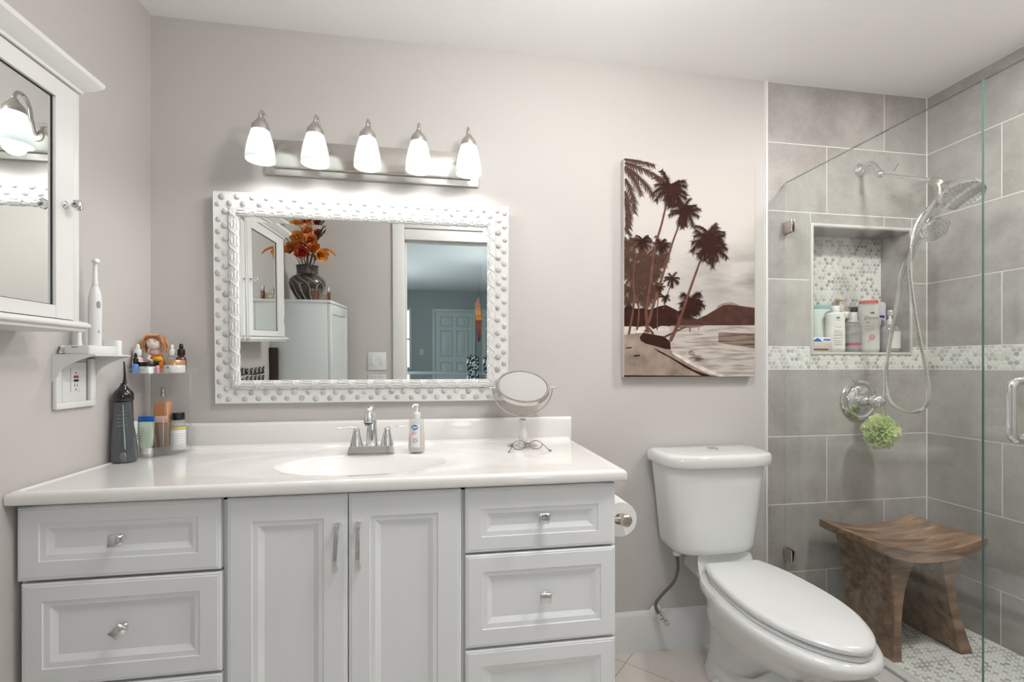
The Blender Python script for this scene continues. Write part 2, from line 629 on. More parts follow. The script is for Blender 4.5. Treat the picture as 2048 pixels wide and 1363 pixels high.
def pennies(bm, put, u0, u1, v0, v1, pitch=0.0205, r=0.0091, d=0.0010, seed=3, n=10):
    rnd = random.Random(seed)
    lay = bm.faces.layers.float.get('tint') or bm.faces.layers.float.new('tint')
    rs = pitch * 0.866
    row = 0
    v = v0 + rs * 0.45
    while v < v1:
        u = u0 + (pitch / 2 if row % 2 else 0)
        while u < u1 + r:
            if u > u0 - r * 0.5:
                t = rnd.random() ** 0.8 if rnd.random() < 0.72 else rnd.random() * 0.3 - 0.1
                cl = lambda a, lo, hi: min(max(a, lo), hi)
                ring = [(math.cos(2 * PI * i / n + 0.3), math.sin(2 * PI * i / n + 0.3)) for i in range(n)]
                B = [bm.verts.new(put(cl(u + r * c, u0, u1), cl(v + r * s, v0, v1), 0)) for c, s in ring]
                T = [bm.verts.new(put(cl(u + r * .96 * c, u0, u1), cl(v + r * .96 * s, v0, v1), d)) for c, s in ring]
                fs = [bm.faces.new(T)] + [bm.faces.new((B[i], B[(i + 1) % n], T[(i + 1) % n], T[i])) for i in range(n)]
                for f in fs:
                    f[lay] = t
            u += pitch
        row += 1
        v += rs


ROWS_UP = [(2.1805, CEIL), (1.8785, 2.1805), (1.577, 1.8785), (1.278, 1.577)]
ROWS_LO = [(0.879, 1.177), (0.578, 0.879), (0.276, 0.578), (0.0, 0.276)]
back_put = lambda u, v, d: (u, 0.0015 - d, v)
gap = .0015
right_put = lambda u, v, d: (RW - d, -u, v)
HOLE = (NX0 - 0.012, NX1 + 0.012, NZ0 - 0.012, NZ1 + 0.012)
bm = nbm()
tiles(bm, back_put, TILE0, RW, ROWS_UP, [2.0365, 1.7353, 2.0365, 1.7353], HOLE, seed=4)
tiles(bm, back_put, TILE0, RW, ROWS_LO, [2.0335, 1.7353, 2.0335, 1.7353], HOLE, seed=9)
structure('stone_tiles', bm, 'tile', wall_back)
bm = nbm()
pennies(bm, back_put, TILE0 + .002, NX0 - 0.014, 1.179, 1.276, seed=5)
pennies(bm, back_put, NX0 - 0.012, NX1 + 0.012, 1.179, NZ0 - 0.014, seed=55)
pennies(bm, back_put, NX1 + 0.014, RW - .004, 1.179, 1.276, seed=56)
pennies(bm, lambda u, v, d: (u, ND + 0.0015 - d, v), NX0, NX1, NZ0, NZ1, seed=6)
structure('penny_tiles', bm, 'penny', wall_back)
bm = nbm()   # tile lining of the niche
lay = bm.faces.layers.float.new('tint')
for a in ((NX0, NX0 + .004, 0.0, ND, NZ0, NZ1), (NX1 - .004, NX1, 0.0, ND, NZ0, NZ1),
          (NX0 + .004, NX1 - .004, 0.0, ND, NZ1 - .004, NZ1)):
    add_box(bm, *a)
structure('niche_lining', bm, 'tile', wall_back)
bm = nbm()   # pale stone frame and sill of the niche
add_box(bm, NX0 - .012, NX0, -.003, .004, NZ0 - .012, NZ1 + .012, .001)
add_box(bm, NX1, NX1 + .012, -.003, .004, NZ0 - .012, NZ1 + .012, .001)
add_box(bm, NX0, NX1, -.003, .004, NZ1, NZ1 + .012, .001)
add_box(bm, NX0, NX1, -.003, .004, NZ0 - .012, NZ0, .001)
add_box(bm, NX0, NX1, .004, ND, NZ0 - .008, NZ0, .0005)
structure('niche_frame', bm, 'stone_trim', wall_back)

bm = nbm(); add_box(bm, RW + 0.0015, RW + 0.1, OPP - 0.12, 0.22, 0, CEIL)
wall_right = structure('wall_right', bm, 'grout')
right_put = lambda u, v, d: (RW + 0.0015 - d, -u, v)
bm = nbm()
tiles(bm, right_put, 0.0, -OPP, ROWS_UP, [0.594, 0.2935, 0.594, 0.2935], seed=14)
tiles(bm, right_put, 0.0, -OPP, ROWS_LO, [0.594, 0.295, 0.594, 0.290], seed=19)
structure('stone_tiles', bm, 'tile', wall_right)
bm = nbm(); pennies(bm, right_put, 0.004, -OPP, 1.179, 1.276, seed=15)
structure('penny_tiles', bm, 'penny', wall_right)

# shower floor, curb, trims
bm = nbm(); add_box(bm, 1.58, RW, OPP, 0.0, 0.0, 0.0536)
sf = structure('floor_shower', bm, 'grout')
bm = nbm(); pennies(bm, lambda u, v, d: (u, v, 0.0536 + d), 1.583, RW - .002, OPP, -0.002, pitch=0.0215, r=0.0095, seed=16, n=8)
structure('penny_tiles', bm, 'penny', sf)
bm = nbm(); add_box(bm, 1.436, 1.58, OPP, 0.0, 0.0, 0.155, 0.003)
structure('trim_1', bm, 'curb')                                            # shower curb
bm = nbm(); add_box(bm, TILE0 - 0.012, TILE0 - .0005, -0.006, 0.002, 0, CEIL, 0.0018)
add_box(bm, TILE0 - 0.0165, TILE0 - .0125, -0.0025, 0.002, 0, CEIL, 0.001)
structure('trim_2', bm, 'white_trim')
bm = nbm(); add_prism(bm, [(RW + .0015, 0.0015), (RW + .0015, -0.0032), (RW - 0.0032, 0.0015)], 'XY', 0.055, CEIL)
structure('trim_3', bm, 'stone_trim')
bm = nbm()
add_prism(bm, [(0, 0), (-.016, 0), (-.016, .145), (-.011, .158), (-.005, .1645), (0, .1645)], 'YZ', 0.521, TILE0 - 0.0165)
structure('baseboard_back', bm, 'white_trim')

# wall behind the camera with the doorway
DX0, DX1, DZ = -0.245, 0.64, 2.055
bm = nbm()
for a in ((LW, DX0 - .02, 0, CEIL), (DX1 + .02, RW, 0, CEIL), (DX0 - .02, DX1 + .02, DZ + .02, CEIL)):
    add_box(bm, a[0], a[1], OPP - 0.12, OPP, a[2], a[3])
structure('wall_front', bm, 'paint')
bm = nbm()
for a in ((DX0 - .09, DX0, 0, DZ + .085), (DX1, DX1 + .09, 0, DZ + .085), (DX0, DX1, DZ, DZ + .085)):
    add_box(bm, a[0], a[1], OPP + .0005, OPP + .018, a[2], a[3], .004)
for a in ((DX0 - .02, DX0, 0, DZ), (DX1, DX1 + .02, 0, DZ), (DX0 - .02, DX1 + .02, DZ, DZ + .02)):
    add_box(bm, a[0], a[1], OPP - .12, OPP, a[2], a[3])
for a in ((DX0, DX0 + .012, 0, DZ), (DX1 - .012, DX1, 0, DZ), (DX0, DX1, DZ - .012, DZ)):
    add_box(bm, a[0], a[1], OPP - .075, OPP - .04, a[2], a[3], .002)
structure('trim_4', bm, 'white_trim')

# bedroom seen through the doorway in the mirror
BX0, BX1, BY = -1.8, 1.12, -9.3
bm = nbm(); add_box(bm, BX0 - .1, BX1 + .1, BY - .1, OPP - .12, -0.1, 0); structure('floor_bedroom', bm, 'carpet')
bm = nbm(); add_box(bm, BX0 - .1, BX1 + .1, BY - .1, OPP - .12, CEIL, CEIL + .1); structure('ceiling_bedroom', bm, 'popcorn')
bm = nbm(); add_box(bm, BX0 - .1, BX0, BY - .1, OPP - .12, 0, CEIL); structure('wall_bedroom_left', bm, 'bed_paint')
bm = nbm(); add_box(bm, BX1, BX1 + .1, BY - .1, OPP - .12, 0, CEIL); structure('wall_bedroom_right', bm, 'bed_paint')
WX0, WX1, WZ0, WZ1 = -1.55, -0.64, 0.66, 1.99
bm = nbm()
for a in ((BX0, WX0, 0, CEIL), (WX1, BX1, 0, CEIL), (WX0, WX1, 0, WZ0), (WX0, WX1, WZ1, CEIL)):
    add_box(bm, a[0], a[1], BY - .1, BY, a[2], a[3])
add_box(bm, BX0, LW - .1, OPP - .14, OPP - .12, 0, CEIL)
structure('wall_bedroom_back', bm, 'bed_paint')
M['sky_pane'] = mat('daylit_garden_view', (0.5, 0.6, 0.5), 0.6, emis=(0.80, 0.97, 0.86), estr=1.25)
bm = nbm(); add_box(bm, WX0, WX1, BY - .09, BY - .085, WZ0, WZ1)
win = structure('window_1', bm, 'sky_pane')
bm = nbm()
for a in ((WX0 - .05, WX0, WZ0 - .05, WZ1 + .06), (WX1, WX1 + .055, WZ0 - .05, WZ1 + .06), (WX0, WX1, WZ0 - .05, WZ0),
          (WX0, WX1, WZ1, WZ1 + .06), (WX0, WX1, 1.30, 1.335)):
    add_box(bm, a[0], a[1], BY, BY + .02, a[2], a[3], .003)
structure('window_frame', bm, 'bed_white', win)


def six_panel_door(x0, x1, z0, z1, y):
    bm = nbm()
    add_box(bm, x0, x1, y, y + .010, z0, z1)
    w = x1 - x0
    st = .11
    pw = (w - 3 * st) / 2
    rows = ((z0 + .20, z0 + .78), (z0 + .93, z0 + 1.52), (z0 + 1.63, z1 - .12))
    for k in range(2):
        a = x0 + st + k * (pw + st)
        for r0, r1 in rows:
            prev = None
            t = bmesh.new()
            for ins, d in ((-.012, .0102), (-.002, .030), (.004, .030), (.020, .012), (.045, .012), (.065, .026)):
                ring = [t.verts.new((px, y + d, pz)) for px, pz in
                        ((a + ins, r0 + ins), (a + pw - ins, r0 + ins), (a + pw - ins, r1 - ins), (a + ins, r1 - ins))]
                if prev:
                    for i in range(4):
                        t.faces.new((prev[i], prev[(i + 1) % 4], ring[(i + 1) % 4], ring[i]))
                prev = ring
            t.faces.new(prev)
            merge(bm, t)
    return bm


bm = six_panel_door(-0.04, 0.82, 0.0, 1.965, BY + .002)
d1 = structure('door_1', bm, 'bed_white')
bm = nbm()
for a in ((-.115, -.045, 0, 2.04), (.825, .895, 0, 2.04), (-.045, .825, 1.97, 2.04)):
    add_box(bm, a[0], a[1], BY, BY + .03, a[2], a[3], .004)
structure('door_frame', bm, 'bed_white', d1)
bm = nbm()
add_lathe(bm, [(0, 0), (.025, 0), (.025, .006), (.01, .012), (.01, .03), (.026, .045), (.028, .058), (.015, .07), (0, .072)],
          16, (.76, BY + .0135, .95), rot=Matrix.Rotation(-PI / 2, 4, 'X'))
structure('door_knob', bm, 'nickel', d1)

# ================================================================== MEDICINE CABINET (left wall)
MCX, MCY0, MCY1, MCZ0, MCZ1 = -0.875, -1.085, -0.540, 1.300, 1.868
t = Thing('medicine_cabinet', 'white mirrored medicine cabinet with flared crown on the left wall', 'cabinet', (LW, (MCY0 + MCY1) / 2, MCZ0))
bm = nbm()
add_box(bm, LW + .0005, MCX - .02, MCY0, MCY1, MCZ0, MCZ1, .001)
add_box(bm, MCX - .02, MCX - .001, MCY1 - .018, MCY1, MCZ0, MCZ1, .001)
add_box(bm, MCX - .02, MCX - .001, MCY0, MCY0 + .012, MCZ0, MCZ1, .001)
t.part('case', bm, 'white_trim')
# crown: flared on the front and both ends
bm = nbm()


def ring_ext(e, z):
    return [(LW + .0005, MCY0 - e, z), (MCX + .004 + e, MCY0 - e, z), (MCX + .004 + e, MCY1 + e, z), (LW + .0005, MCY1 + e, z)]


add_loft(bm, [ring_ext(0.002, MCZ1 - .001), ring_ext(0.003, MCZ1 + .006), ring_ext(0.016, MCZ1 + .016), ring_ext(0.031, MCZ1 + .032),
              ring_ext(0.033, MCZ1 + .042), ring_ext(0.031, MCZ1 + .044)])
t.part('crown_moulding', bm, 'white_trim', sharp=20)
bm = nbm()
add_loft(bm, [ring_ext(0.0, MCZ0 + .003), ring_ext(0.006, MCZ0 + .003), ring_ext(0.012, MCZ0 - .002), ring_ext(0.013, MCZ0 - .008),
              ring_ext(0.009, MCZ0 - .013), ring_ext(0.006, MCZ0 - .014), ring_ext(0.004, MCZ0 - .020), ring_ext(-.004, MCZ0 - .022)])
t.part('sill_moulding', bm, 'white_trim', sharp=50)
bm = nbm()
dy0, dy1, dz0, dz1 = MCY0 + .014, MCY1 - .019, MCZ0 + .006, MCZ1 - .003
py0, py1, pz0, pz1 = -0.972, -0.613, 1.336, 1.822
X0, X1 = MCX - .019, MCX
for a in ((dy0, py0, dz0, dz1), (py1, dy1, dz0, dz1), (py0, py1, dz0, pz0), (py0, py1, pz1, dz1)):
    add_box(bm, X0, X1, a[0], a[1], a[2], a[3], .0008, 1)
door = t.part('door', bm, 'white_trim')
bm = nbm()
add_box(bm, X0 + .001, X1 - .0085, py0, py1, pz0, pz1)
t.part('mirror_pane', bm, 'mirror', door)
bm = nbm()
for a in ((py0, py0 + .0022, pz0, pz1), (py1 - .0022, py1, pz0, pz1), (py0 + .0022, py1 - .0022, pz0, pz0 + .0022), (py0 + .0022, py1 - .0022, pz1 - .0022, pz1)):
    add_box(bm, X1 - .0084, X1 - .0070, a[0], a[1], a[2], a[3])
t.part('gap_line', bm, 'black', door)  # dark strips added to draw the gap line between pane and frame
bm = nbm()
add_lathe(bm, [(0, 0), (.009, 0), (.009, .003), (.0045, .006), (.004, .016), (.010, .021), (.0135, .026), (.012, .031), (.006, .034), (0, .0345)],
          20, (MCX, -.587, 1.578), 'X')
t.part('knob', bm, 'chrome', door)
for z in (1.40, 1.77):
    bm = nbm(); add_lathe(bm, [(0, -.022), (.004, -.022), (.004, .022), (0, .022)], 10, (MCX - .004, MCY0 + .007, z))
    t.part('hinge', bm, 'nickel')

# ================================================================== WALL MIRROR (leans forward a little at its top)
MX0, MX1, MZ0, MZ1 = -0.793, 0.278, 1.0555, 1.8185
MCXc, MCZc = (MX0 + MX1) / 2, (MZ0 + MZ1) / 2
hw, hh = (MX1 - MX0) / 2, (MZ1 - MZ0) / 2
t = Thing('wall_mirror', 'large white framed wall mirror with pebble dots and carved leaf moulding', 'mirror',
          (MCXc, -0.0300, MCZc), rot=(math.radians(1.45), 0, 0), local=True)


def frame_sweep(bm, prof, n_corner=0):
    """prof: list of (inset from the outer edge, y); swept round the rectangle with mitred corners"""
    rings = []
    for ins, y in prof:
        rings.append([(-hw + ins, y, -hh + ins), (hw - ins, y, -hh + ins), (hw - ins, y, hh - ins), (-hw + ins, y, hh - ins)])
    t_ = bmesh.new()
    R = [[t_.verts.new(p) for p in s] for s in rings]
    for a, b in zip(R, R[1:]):
        for i in range(4):
            t_.faces.new((a[i], a[(i + 1) % 4], b[(i + 1) % 4], b[i]))
    merge(bm, t_)


bm = nbm()
frame_sweep(bm, [(0, .0185), (0, .002), (.003, -.001), (.006, 0), (.053, .003), (.0545, .003), (.0545, .0185), (0, .0185)])
frame = t.part('frame', bm, 'frame_white', sharp=25)
# carved moulding: half-round base with wrapped leaves
bm = nbm()
prof = [(.0545, .014)]
for k in range(9):
    a = PI * k / 8
    prof.append((.0695 - .0150 * math.cos(a), .003 - .011 * math.sin(a)))
prof += [(.0850, .004), (.0850, .014)]
frame_sweep(bm, prof)
cx = .0695


def side_pt(side, s, w, h):
    """s along the side from its start, w inset offset from moulding centre (-inner .. +), h proud height"""
    ins = cx + w
    if side == 0: return (-hw + s, .003 - h, hh - ins)
    if side == 1: return (hw - ins, .003 - h, hh - s)
    if side == 2: return (hw - s, .003 - h, -hh + ins)
    return (-hw + ins, .003 - h, -hh + s)


for side in range(4):
    Ls = 2 * hw if side in (0, 2) else 2 * hh
    n = 14 if side in (0, 2) else 10
    st = (Ls - .150) / n
    for k in range(n):
        s0 = .075 + k * st

        def P(f, w):
            h = math.sqrt(max(0, 1 - (w / .0155) ** 2)) * .0108 + .0008
            return side_pt(side, s0 + f * st, w, h)
        # long hollow boss bounded by two leaf stems, tied by a fan of short leaf blades
        add_tube(bm, spline([P(.02, .0145), P(.25, .0125), P(.50, .0135), P(.72, .0145)], 4), [.0012] + [.0022] * 11 + [.0010], 6)
        add_tube(bm, spline([P(.06, -.0125), P(.25, -.0145), P(.45, -.0125), P(.62, -.0140), P(.80, -.0125)], 4), [.0010] + [.0018] * 15 + [.0010], 6)
        add_tube(bm, spline([P(.12, .004), P(.30, .0065), P(.50, .0055), P(.66, .0070)], 4), [.0006] + [.0026] * 11 + [.0006], 6)
        add_tube(bm, spline([P(.14, -.005), P(.32, -.0035), P(.55, -.0045)], 4), [.0006] + [.0020] * 7 + [.0006], 6)
        for q in range(5):
            w0 = .0150 - .0030 * q
            add_tube(bm, spline([P(.62 + .045 * q, w0 - .001), P(.78 + .03 * q, w0 - .0085), P(.90 + .03 * q, w0 - .0150 if w0 > .003 else -.0125), P(1.06 + .02 * q, -.0140)], 3),
                     [.0008] + [.0019] * 8 + [.0006], 5)
        for q in range(3):
            add_tube(bm, spline([P(.93 + .035 * q, -.004 + .002 * q), P(1.02 + .02 * q, .004 + .002 * q), P(1.14, .0105 + .0012 * q)], 3), [.0007] + [.0017] * 5 + [.0005], 5)
t.part('carved_moulding', bm, 'frame_white', frame, sharp=60)
bm = nbm()
rnd = random.Random(5)
for side in range(4):
    Ls = 2 * hw if side in (0, 2) else 2 * hh
    n = 21 if side in (0, 2) else 15
    for row in range(2):
        for k in range(n):
            s = (k + .38 + .5 * row) * (Ls - .03) / n + .012 + rnd.uniform(-.003, .003)
            ins = .0175 + .0235 * row + rnd.uniform(-.002, .002)
            if s < ins + .008 or s > Ls - ins - .008: continue
            w = ins - cx
            p = side_pt(side, s, w, 0.0)
            y = .0012 + .0475 * 0
            r = rnd.uniform(.0100, .0118)
            add_ball(bm, (p[0], .0008, p[2]), r, rnd.uniform(.90, 1.08), .36, rnd.uniform(.90, 1.08), 10)
t.part('pebble_inlay', bm, 'pebble', frame)
# glass with a narrow bevelled border
gx, gz, bv = hw - .0835, hh - .0835, .021
bm = nbm()
O = [bm.verts.new(p) for p in ((-gx, .0037, -gz), (gx, .0037, -gz), (gx, .0037, gz), (-gx, .0037, gz))]
I = [bm.verts.new(p) for p in ((-gx + bv, .00418, -gz + bv), (gx - bv, .00418, -gz + bv), (gx - bv, .00418, gz - bv), (-gx + bv, .00418, gz - bv))]
K = [bm.verts.new(p) for p in ((-gx, .009, -gz), (gx, .009, -gz), (gx, .009, gz), (-gx, .009, gz))]
bm.faces.new(I[::-1]); bm.faces.new(K)
for i in range(4):
    j = (i + 1) % 4
    bm.faces.new((O[i], O[j], I[j], I[i])); bm.faces.new((O[i], K[i], K[j], O[j]))
bmesh.ops.recalc_face_normals(bm, faces=bm.faces)
t.part('glass', bm, 'mirror', smooth=False)

# ================================================================== VANITY LIGHT
t = Thing('vanity_light', 'five-shade brushed nickel vanity light above the framed mirror', 'light', (-0.24, 0, 1.96))
bm = nbm()
add_box(bm, -.628, .162, -.012, -.0005, 1.898, 2.030, .003)
add_box(bm, -.600, .134, -.030, -.012, 1.922, 2.012, .006)
t.part('back_plate', bm, 'nickel')
for k, x in enumerate((-.605, -.425, -.247, -.067, .1145)):
    y = -.118
    bm = nbm()
    arc = [(x + .0, -.030, 1.975), (x, -.045, 1.985), (x, -.055, 2.02), (x, -.062, 2.055), (x, -.082, 2.080), (x, -.104, 2.080), (x, y, 2.062), (x, y, 2.045)]
    add_tube(bm, spline(arc, 5), .0058, 10)
    add_lathe(bm, [(0, 0), (.020, 0), (.019, .004), (.008, .006), (0, .006)], 18, (x, -.030, 1.975), 'Y')
    arm = t.part('arm', bm, 'nickel')
    bm = nbm()
    add_lathe(bm, [(0, 2.052), (.008, 2.052), (.012, 2.044), (.024, 2.030), (.0285, 2.022), (.029, 2.006), (.025, 2.004), (0, 2.006)], 28, (x, y, 0))
    t.part('shade_holder', bm, 'nickel', arm)
    bm = nbm()
    pr = [(.027, 2.012), (.031, 2.000), (.038, 1.975), (.0435, 1.950), (.047, 1.925), (.048, 1.908), (.047, 1.9035),
          (.045, 1.908), (.0435, 1.925), (.040, 1.950), (.035, 1.975), (.028, 1.998)]
    add_lathe(bm, pr, 32, (x, y, 0), cap=False)
    t.part('glass_shade', bm, 'shade')
    bm = nbm(); add_ball(bm, (x, y, 1.936), .022, 1, 1, 1.15, 16)
    add_lathe(bm, [(0, 2.003), (.013, 2.003), (.013, 1.962), (0, 1.958)], 14, (x, y, 0))
    t.part('bulb', bm, 'bulb')
    d = bpy.data.lights.new('bulb_light', 'SPOT')
    d.energy, d.shadow_soft_size, d.spot_size, d.spot_blend, d.color = 1.9, .03, math.radians(168), .6, (.98, 1, .99)
    o = bpy.data.objects.new('bulb_light', d); COL.objects.link(o)
    o.location = (x, y, 1.902)

# ================================================================== CANVAS PRINT
CX0, CX1, CZ0, CZ1 = 0.7565, 1.3520, 1.1455, 2.0465
t = Thing('canvas_print', 'sepia canvas print of leaning palm trees on a lagoon beach, hung above the toilet', 'picture', ((CX0 + CX1) / 2, 0, CZ0))
for nm, c in (('p_dark', (.036, .013, .009)), ('p_mid', (.075, .038, .027)), ('p_soft', (.27, .20, .165)), ('p_hill', (.075, .034, .026)),
              ('p_light', (.64, .56, .50)), ('p_trunk', (.13, .06, .042)), ('p_cloud', (.40, .34, .30))):
    M[nm] = mat('print_ink' + nm[1:], c, 0.7, noise_s=30, noise_a=.25, spec=.12)


def sky_mat():
    m = mat('print_sky', (.7, .63, .58), .6)
    nt = m.node_tree; b = nt.nodes['Principled BSDF']
    tc = nt.nodes.new('ShaderNodeTexCoord')
    mp = nt.nodes.new('ShaderNodeMapping'); mp.inputs['Scale'].default_value = (2.2, 1, 6.5)
    n = nt.nodes.new('ShaderNodeTexNoise'); n.inputs['Scale'].default_value = 1.5; n.inputs['Detail'].default_value = 7
    nt.links.new(tc.outputs['Object'], mp.inputs[0]); nt.links.new(mp.outputs[0], n.inputs['Vector'])
    sx = nt.nodes.new('ShaderNodeSeparateXYZ'); nt.links.new(tc.outputs['Object'], sx.inputs[0])
    # cloud bank printed across the lower right of the sky (object z from .27 to .50)
    band = nt.nodes.new('ShaderNodeValToRGB')
    cr = band.color_ramp
    cr.elements[0].position = .28; cr.elements[0].color = (.15, .15, .15, 1)
    cr.elements[1].position = .58; cr.elements[1].color = (0, 0, 0, 1)
    e = cr.elements.new(.34); e.color = (.45, .45, .45, 1)
    e = cr.elements.new(.42); e.color = (.85, .85, .85, 1)
    e = cr.elements.new(.49); e.color = (.6, .6, .6, 1)
    nt.links.new(sx.outputs['Z'], band.inputs[0])
    xr = nt.nodes.new('ShaderNodeMapRange')
    xr.inputs['From Min'].default_value = -.15; xr.inputs['From Max'].default_value = .2
    nt.links.new(sx.outputs['X'], xr.inputs['Value'])
    nr = nt.nodes.new('ShaderNodeMapRange'); nr.inputs['From Min'].default_value = .36; nr.inputs['From Max'].default_value = .55
    nt.links.new(n.outputs['Fac'], nr.inputs['Value'])
    m1 = nt.nodes.new('ShaderNodeMath'); m1.operation = 'MULTIPLY'; m2 = nt.nodes.new('ShaderNodeMath'); m2.operation = 'MULTIPLY'
    nt.links.new(band.outputs[0], m1.inputs[0]); nt.links.new(xr.outputs[0], m1.inputs[1])
    nt.links.new(m1.outputs[0], m2.inputs[0]); nt.links.new(nr.outputs[0], m2.inputs[1])
    mx = nt.nodes.new('ShaderNodeMix'); mx.data_type = 'RGBA'
    mx.inputs[6].default_value = (.545, .507, .478, 1); mx.inputs[7].default_value = (.16, .138, .125, 1)
    nt.links.new(m2.outputs[0], mx.inputs[0]); nt.links.new(mx.outputs[2], b.inputs['Base Color'])
    return m


M['p_sky'] = sky_mat()


def water_mat(nm, c1, c2):
    m = mat(nm, c1, .6)
    nt = m.node_tree; b = nt.nodes['Principled BSDF']
    tc = nt.nodes.new('ShaderNodeTexCoord')
    mp = nt.nodes.new('ShaderNodeMapping'); mp.inputs['Scale'].default_value = (6, 1, 75)
    n = nt.nodes.new('ShaderNodeTexNoise'); n.inputs['Scale'].default_value = 1.3; n.inputs['Detail'].default_value = 5
    nt.links.new(tc.outputs['Object'], mp.inputs[0]); nt.links.new(mp.outputs[0], n.inputs['Vector'])
    cr = nt.nodes.new('ShaderNodeValToRGB')
    cr.color_ramp.elements[0].position = .38; cr.color_ramp.elements[0].color = (*c2, 1)
    cr.color_ramp.elements[1].position = .55; cr.color_ramp.elements[1].color = (*c1, 1)
    nt.links.new(n.outputs['Fac'], cr.inputs[0]); nt.links.new(cr.outputs[0], b.inputs['Base Color'])
    return m


M['p_water'] = water_mat('print_water', (.50, .45, .415), (.30, .24, .21))
M['p_water2'] = water_mat('print_dark_water', (.24, .17, .14), (.085, .045, .035))
M['p_sand'] = mat('print_sand', (.27, .205, .165), .6, noise_s=16, noise_a=.35)
bm = nbm(); add_box(bm, CX0, CX1, -.0329, -.001, CZ0, CZ1, .003)
cv = t.part('canvas', bm, 'p_sky')


def cp(x, y):
    s = (x - 80) / 748
    yt, yb = 72 + 43 * s, 1318 - 8 * s
    tt = (y - yt) / (yb - yt)
    s = min(max(s, 0), 1); tt = min(max(tt, 0), 1)
    return CX0 + .0015 + (CX1 - CX0 - .003) * s, CZ1 - .0015 - (CZ1 - CZ0 - .003) * tt


PL = [-.0330]


def ink(name, polys, m):
    """flat printed shapes, each layer a hair prouder than the last"""
    y0 = PL[0]
    PL[0] -= min(len(polys), 97) * .000004 + .00005
    bm = nbm()
    for pi_, poly in enumerate(polys):
        y = y0 - (pi_ % 97) * .000004
        q = [cp(*p) for p in poly]
        c = []
        for p in q:
            if not c or (abs(p[0] - c[-1][0]) + abs(p[1] - c[-1][1])) > 1e-6: c.append(p)
        if len(c) > 2 and (abs(c[0][0] - c[-1][0]) + abs(c[0][1] - c[-1][1])) < 1e-6: c.pop()
        if len(c) < 3: continue
        vs = [bm.verts.new((a, y, b)) for a, b in c]
        f = bm.faces.new(vs)
        if f.normal.y > 0: f.normal_flip()
    bmesh.ops.triangulate(bm, faces=bm.faces[:])
    bmesh.ops.recalc_face_normals(bm, faces=bm.faces)
    t.part(name, bm, m, cv, smooth=False)


def frond(cx, cy, ang, L, droop, w, rnd):
    """one palm frond: leaflets hanging off a curved midrib"""
    out = []
    n = 15
    px, py = cx, cy
    a = ang
    for k in range(n):
        a2 = a + droop * (1 if math.cos(a) > 0 else -1) / n
        qx, qy = px + L / n * math.cos(a2), py + L / n * math.sin(a2)
        th = w * .16 * (1 - k / n) + 1.2
        nx, ny = -math.sin(a2), math.cos(a2)
        out.append([(px + nx * th, py + ny * th), (qx + nx * th, qy + ny * th), (qx - nx * th, qy - ny * th), (px - nx * th, py - ny * th)])
        ll = w * (1.15 - .5 * abs(k / n - .4)) * rnd.uniform(.75, 1.15)
        for sgn in (-1, 1):
            la = a2 + sgn * rnd.uniform(.75, 1.05)
            ex, ey = qx + ll * math.cos(la), qy + ll * math.sin(la) * .9 + ll * .35
            out.append([(px, py), (qx, qy), (ex, ey)])
        px, py, a = qx, qy, a2
    return out


def crown(cx, cy, R, n, seed, w=None):
    rnd = random.Random(seed)
    out = []
    for k in range(n):
        ang = 2 * PI * k / n + rnd.uniform(-.2, .2)
        L = R * rnd.uniform(.75, 1.1)
        out += frond(cx, cy, ang, L, rnd.uniform(.5, 1.2), (w or R * .28), rnd)
    out.append([(cx + R * .22 * math.cos(i * PI / 5), cy + R * .22 * math.sin(i * PI / 5)) for i in range(10)])
    return out


def trunk(pts, w0, w1):
    P = [Vector((x, y, 0)) for x, y in pts]
    q = spline(P, 5)
    out = []
    for i in range(len(q) - 1):
        d = (q[i + 1] - q[i]); nrm = Vector((-d.y, d.x, 0)).normalized()
        wa = w0 + (w1 - w0) * i / len(q); wb = w0 + (w1 - w0) * (i + 1) / len(q)
        out.append([tuple((q[i] + nrm * wa / 2)[:2]), tuple((q[i + 1] + nrm * wb / 2)[:2]), tuple((q[i + 1] - nrm * wb / 2)[:2]), tuple((q[i] - nrm * wa / 2)[:2])])
    return out


ink('printed_far_hill', [[(520, 975), (560, 950), (600, 925), (612, 905), (640, 893), (690, 885), (740, 905), (830, 915), (830, 1020), (500, 1020)]], 'p_soft')
ink('printed_hill', [[(490, 985), (540, 962), (590, 935), (640, 905), (680, 900), (740, 908), (830, 920), (830, 1018), (490, 1022)], [(80, 935), (130, 925), (200, 935), (300, 915), (340, 925), (380, 940), (440, 965), (491, 985), (491, 1022), (80, 1030)]], 'p_hill')
ink('printed_lagoon', [[(330, 1022), (830, 1018), (830, 1312), (330, 1312)]], 'p_water')
ink('printed_dark_water', [[(612, 1062), (830, 1062), (830, 1150), (760, 1140), (690, 1132), (612, 1118)], *[[(x - w, y), (x - w * .3, y - h), (x + w * .6, y - h), (x + w, y), (x + w * .5, y + h), (x - w * .6, y + h)] for x, y, w, h in
                              ((455, 1168, 16, 4), (448, 1178, 12, 4), (462, 1188, 20, 4), (486, 1196, 34, 4), (478, 1205, 36, 4), (500, 1213, 30, 4), (492, 1221, 22, 3), (452, 1208, 12, 3), (468, 1178, 9, 3))],
                            [(340, 1022), (540, 1020), (500, 1032), (400, 1038)], [(440, 1036), (455, 1036), (452, 1060), (444, 1058)], [(492, 1034), (502, 1034), (499, 1055)]], 'p_water2')
ink('printed_sand', [[(80, 1060), (150, 1060), (230, 1080), (330, 1130), (340, 1165), (400, 1200), (450, 1230), (540, 1270), (640, 1312), (80, 1318)]], 'p_sand')
ink('printed_shore', [[(80, 1035), (150, 1030), (250, 1040), (330, 1040), (320, 1060), (200, 1062), (80, 1078)], [(345, 1170), (400, 1196), (470, 1235), (560, 1275), (660, 1312), (610, 1312), (520, 1280), (430, 1235), (350, 1185)]], 'p_light')
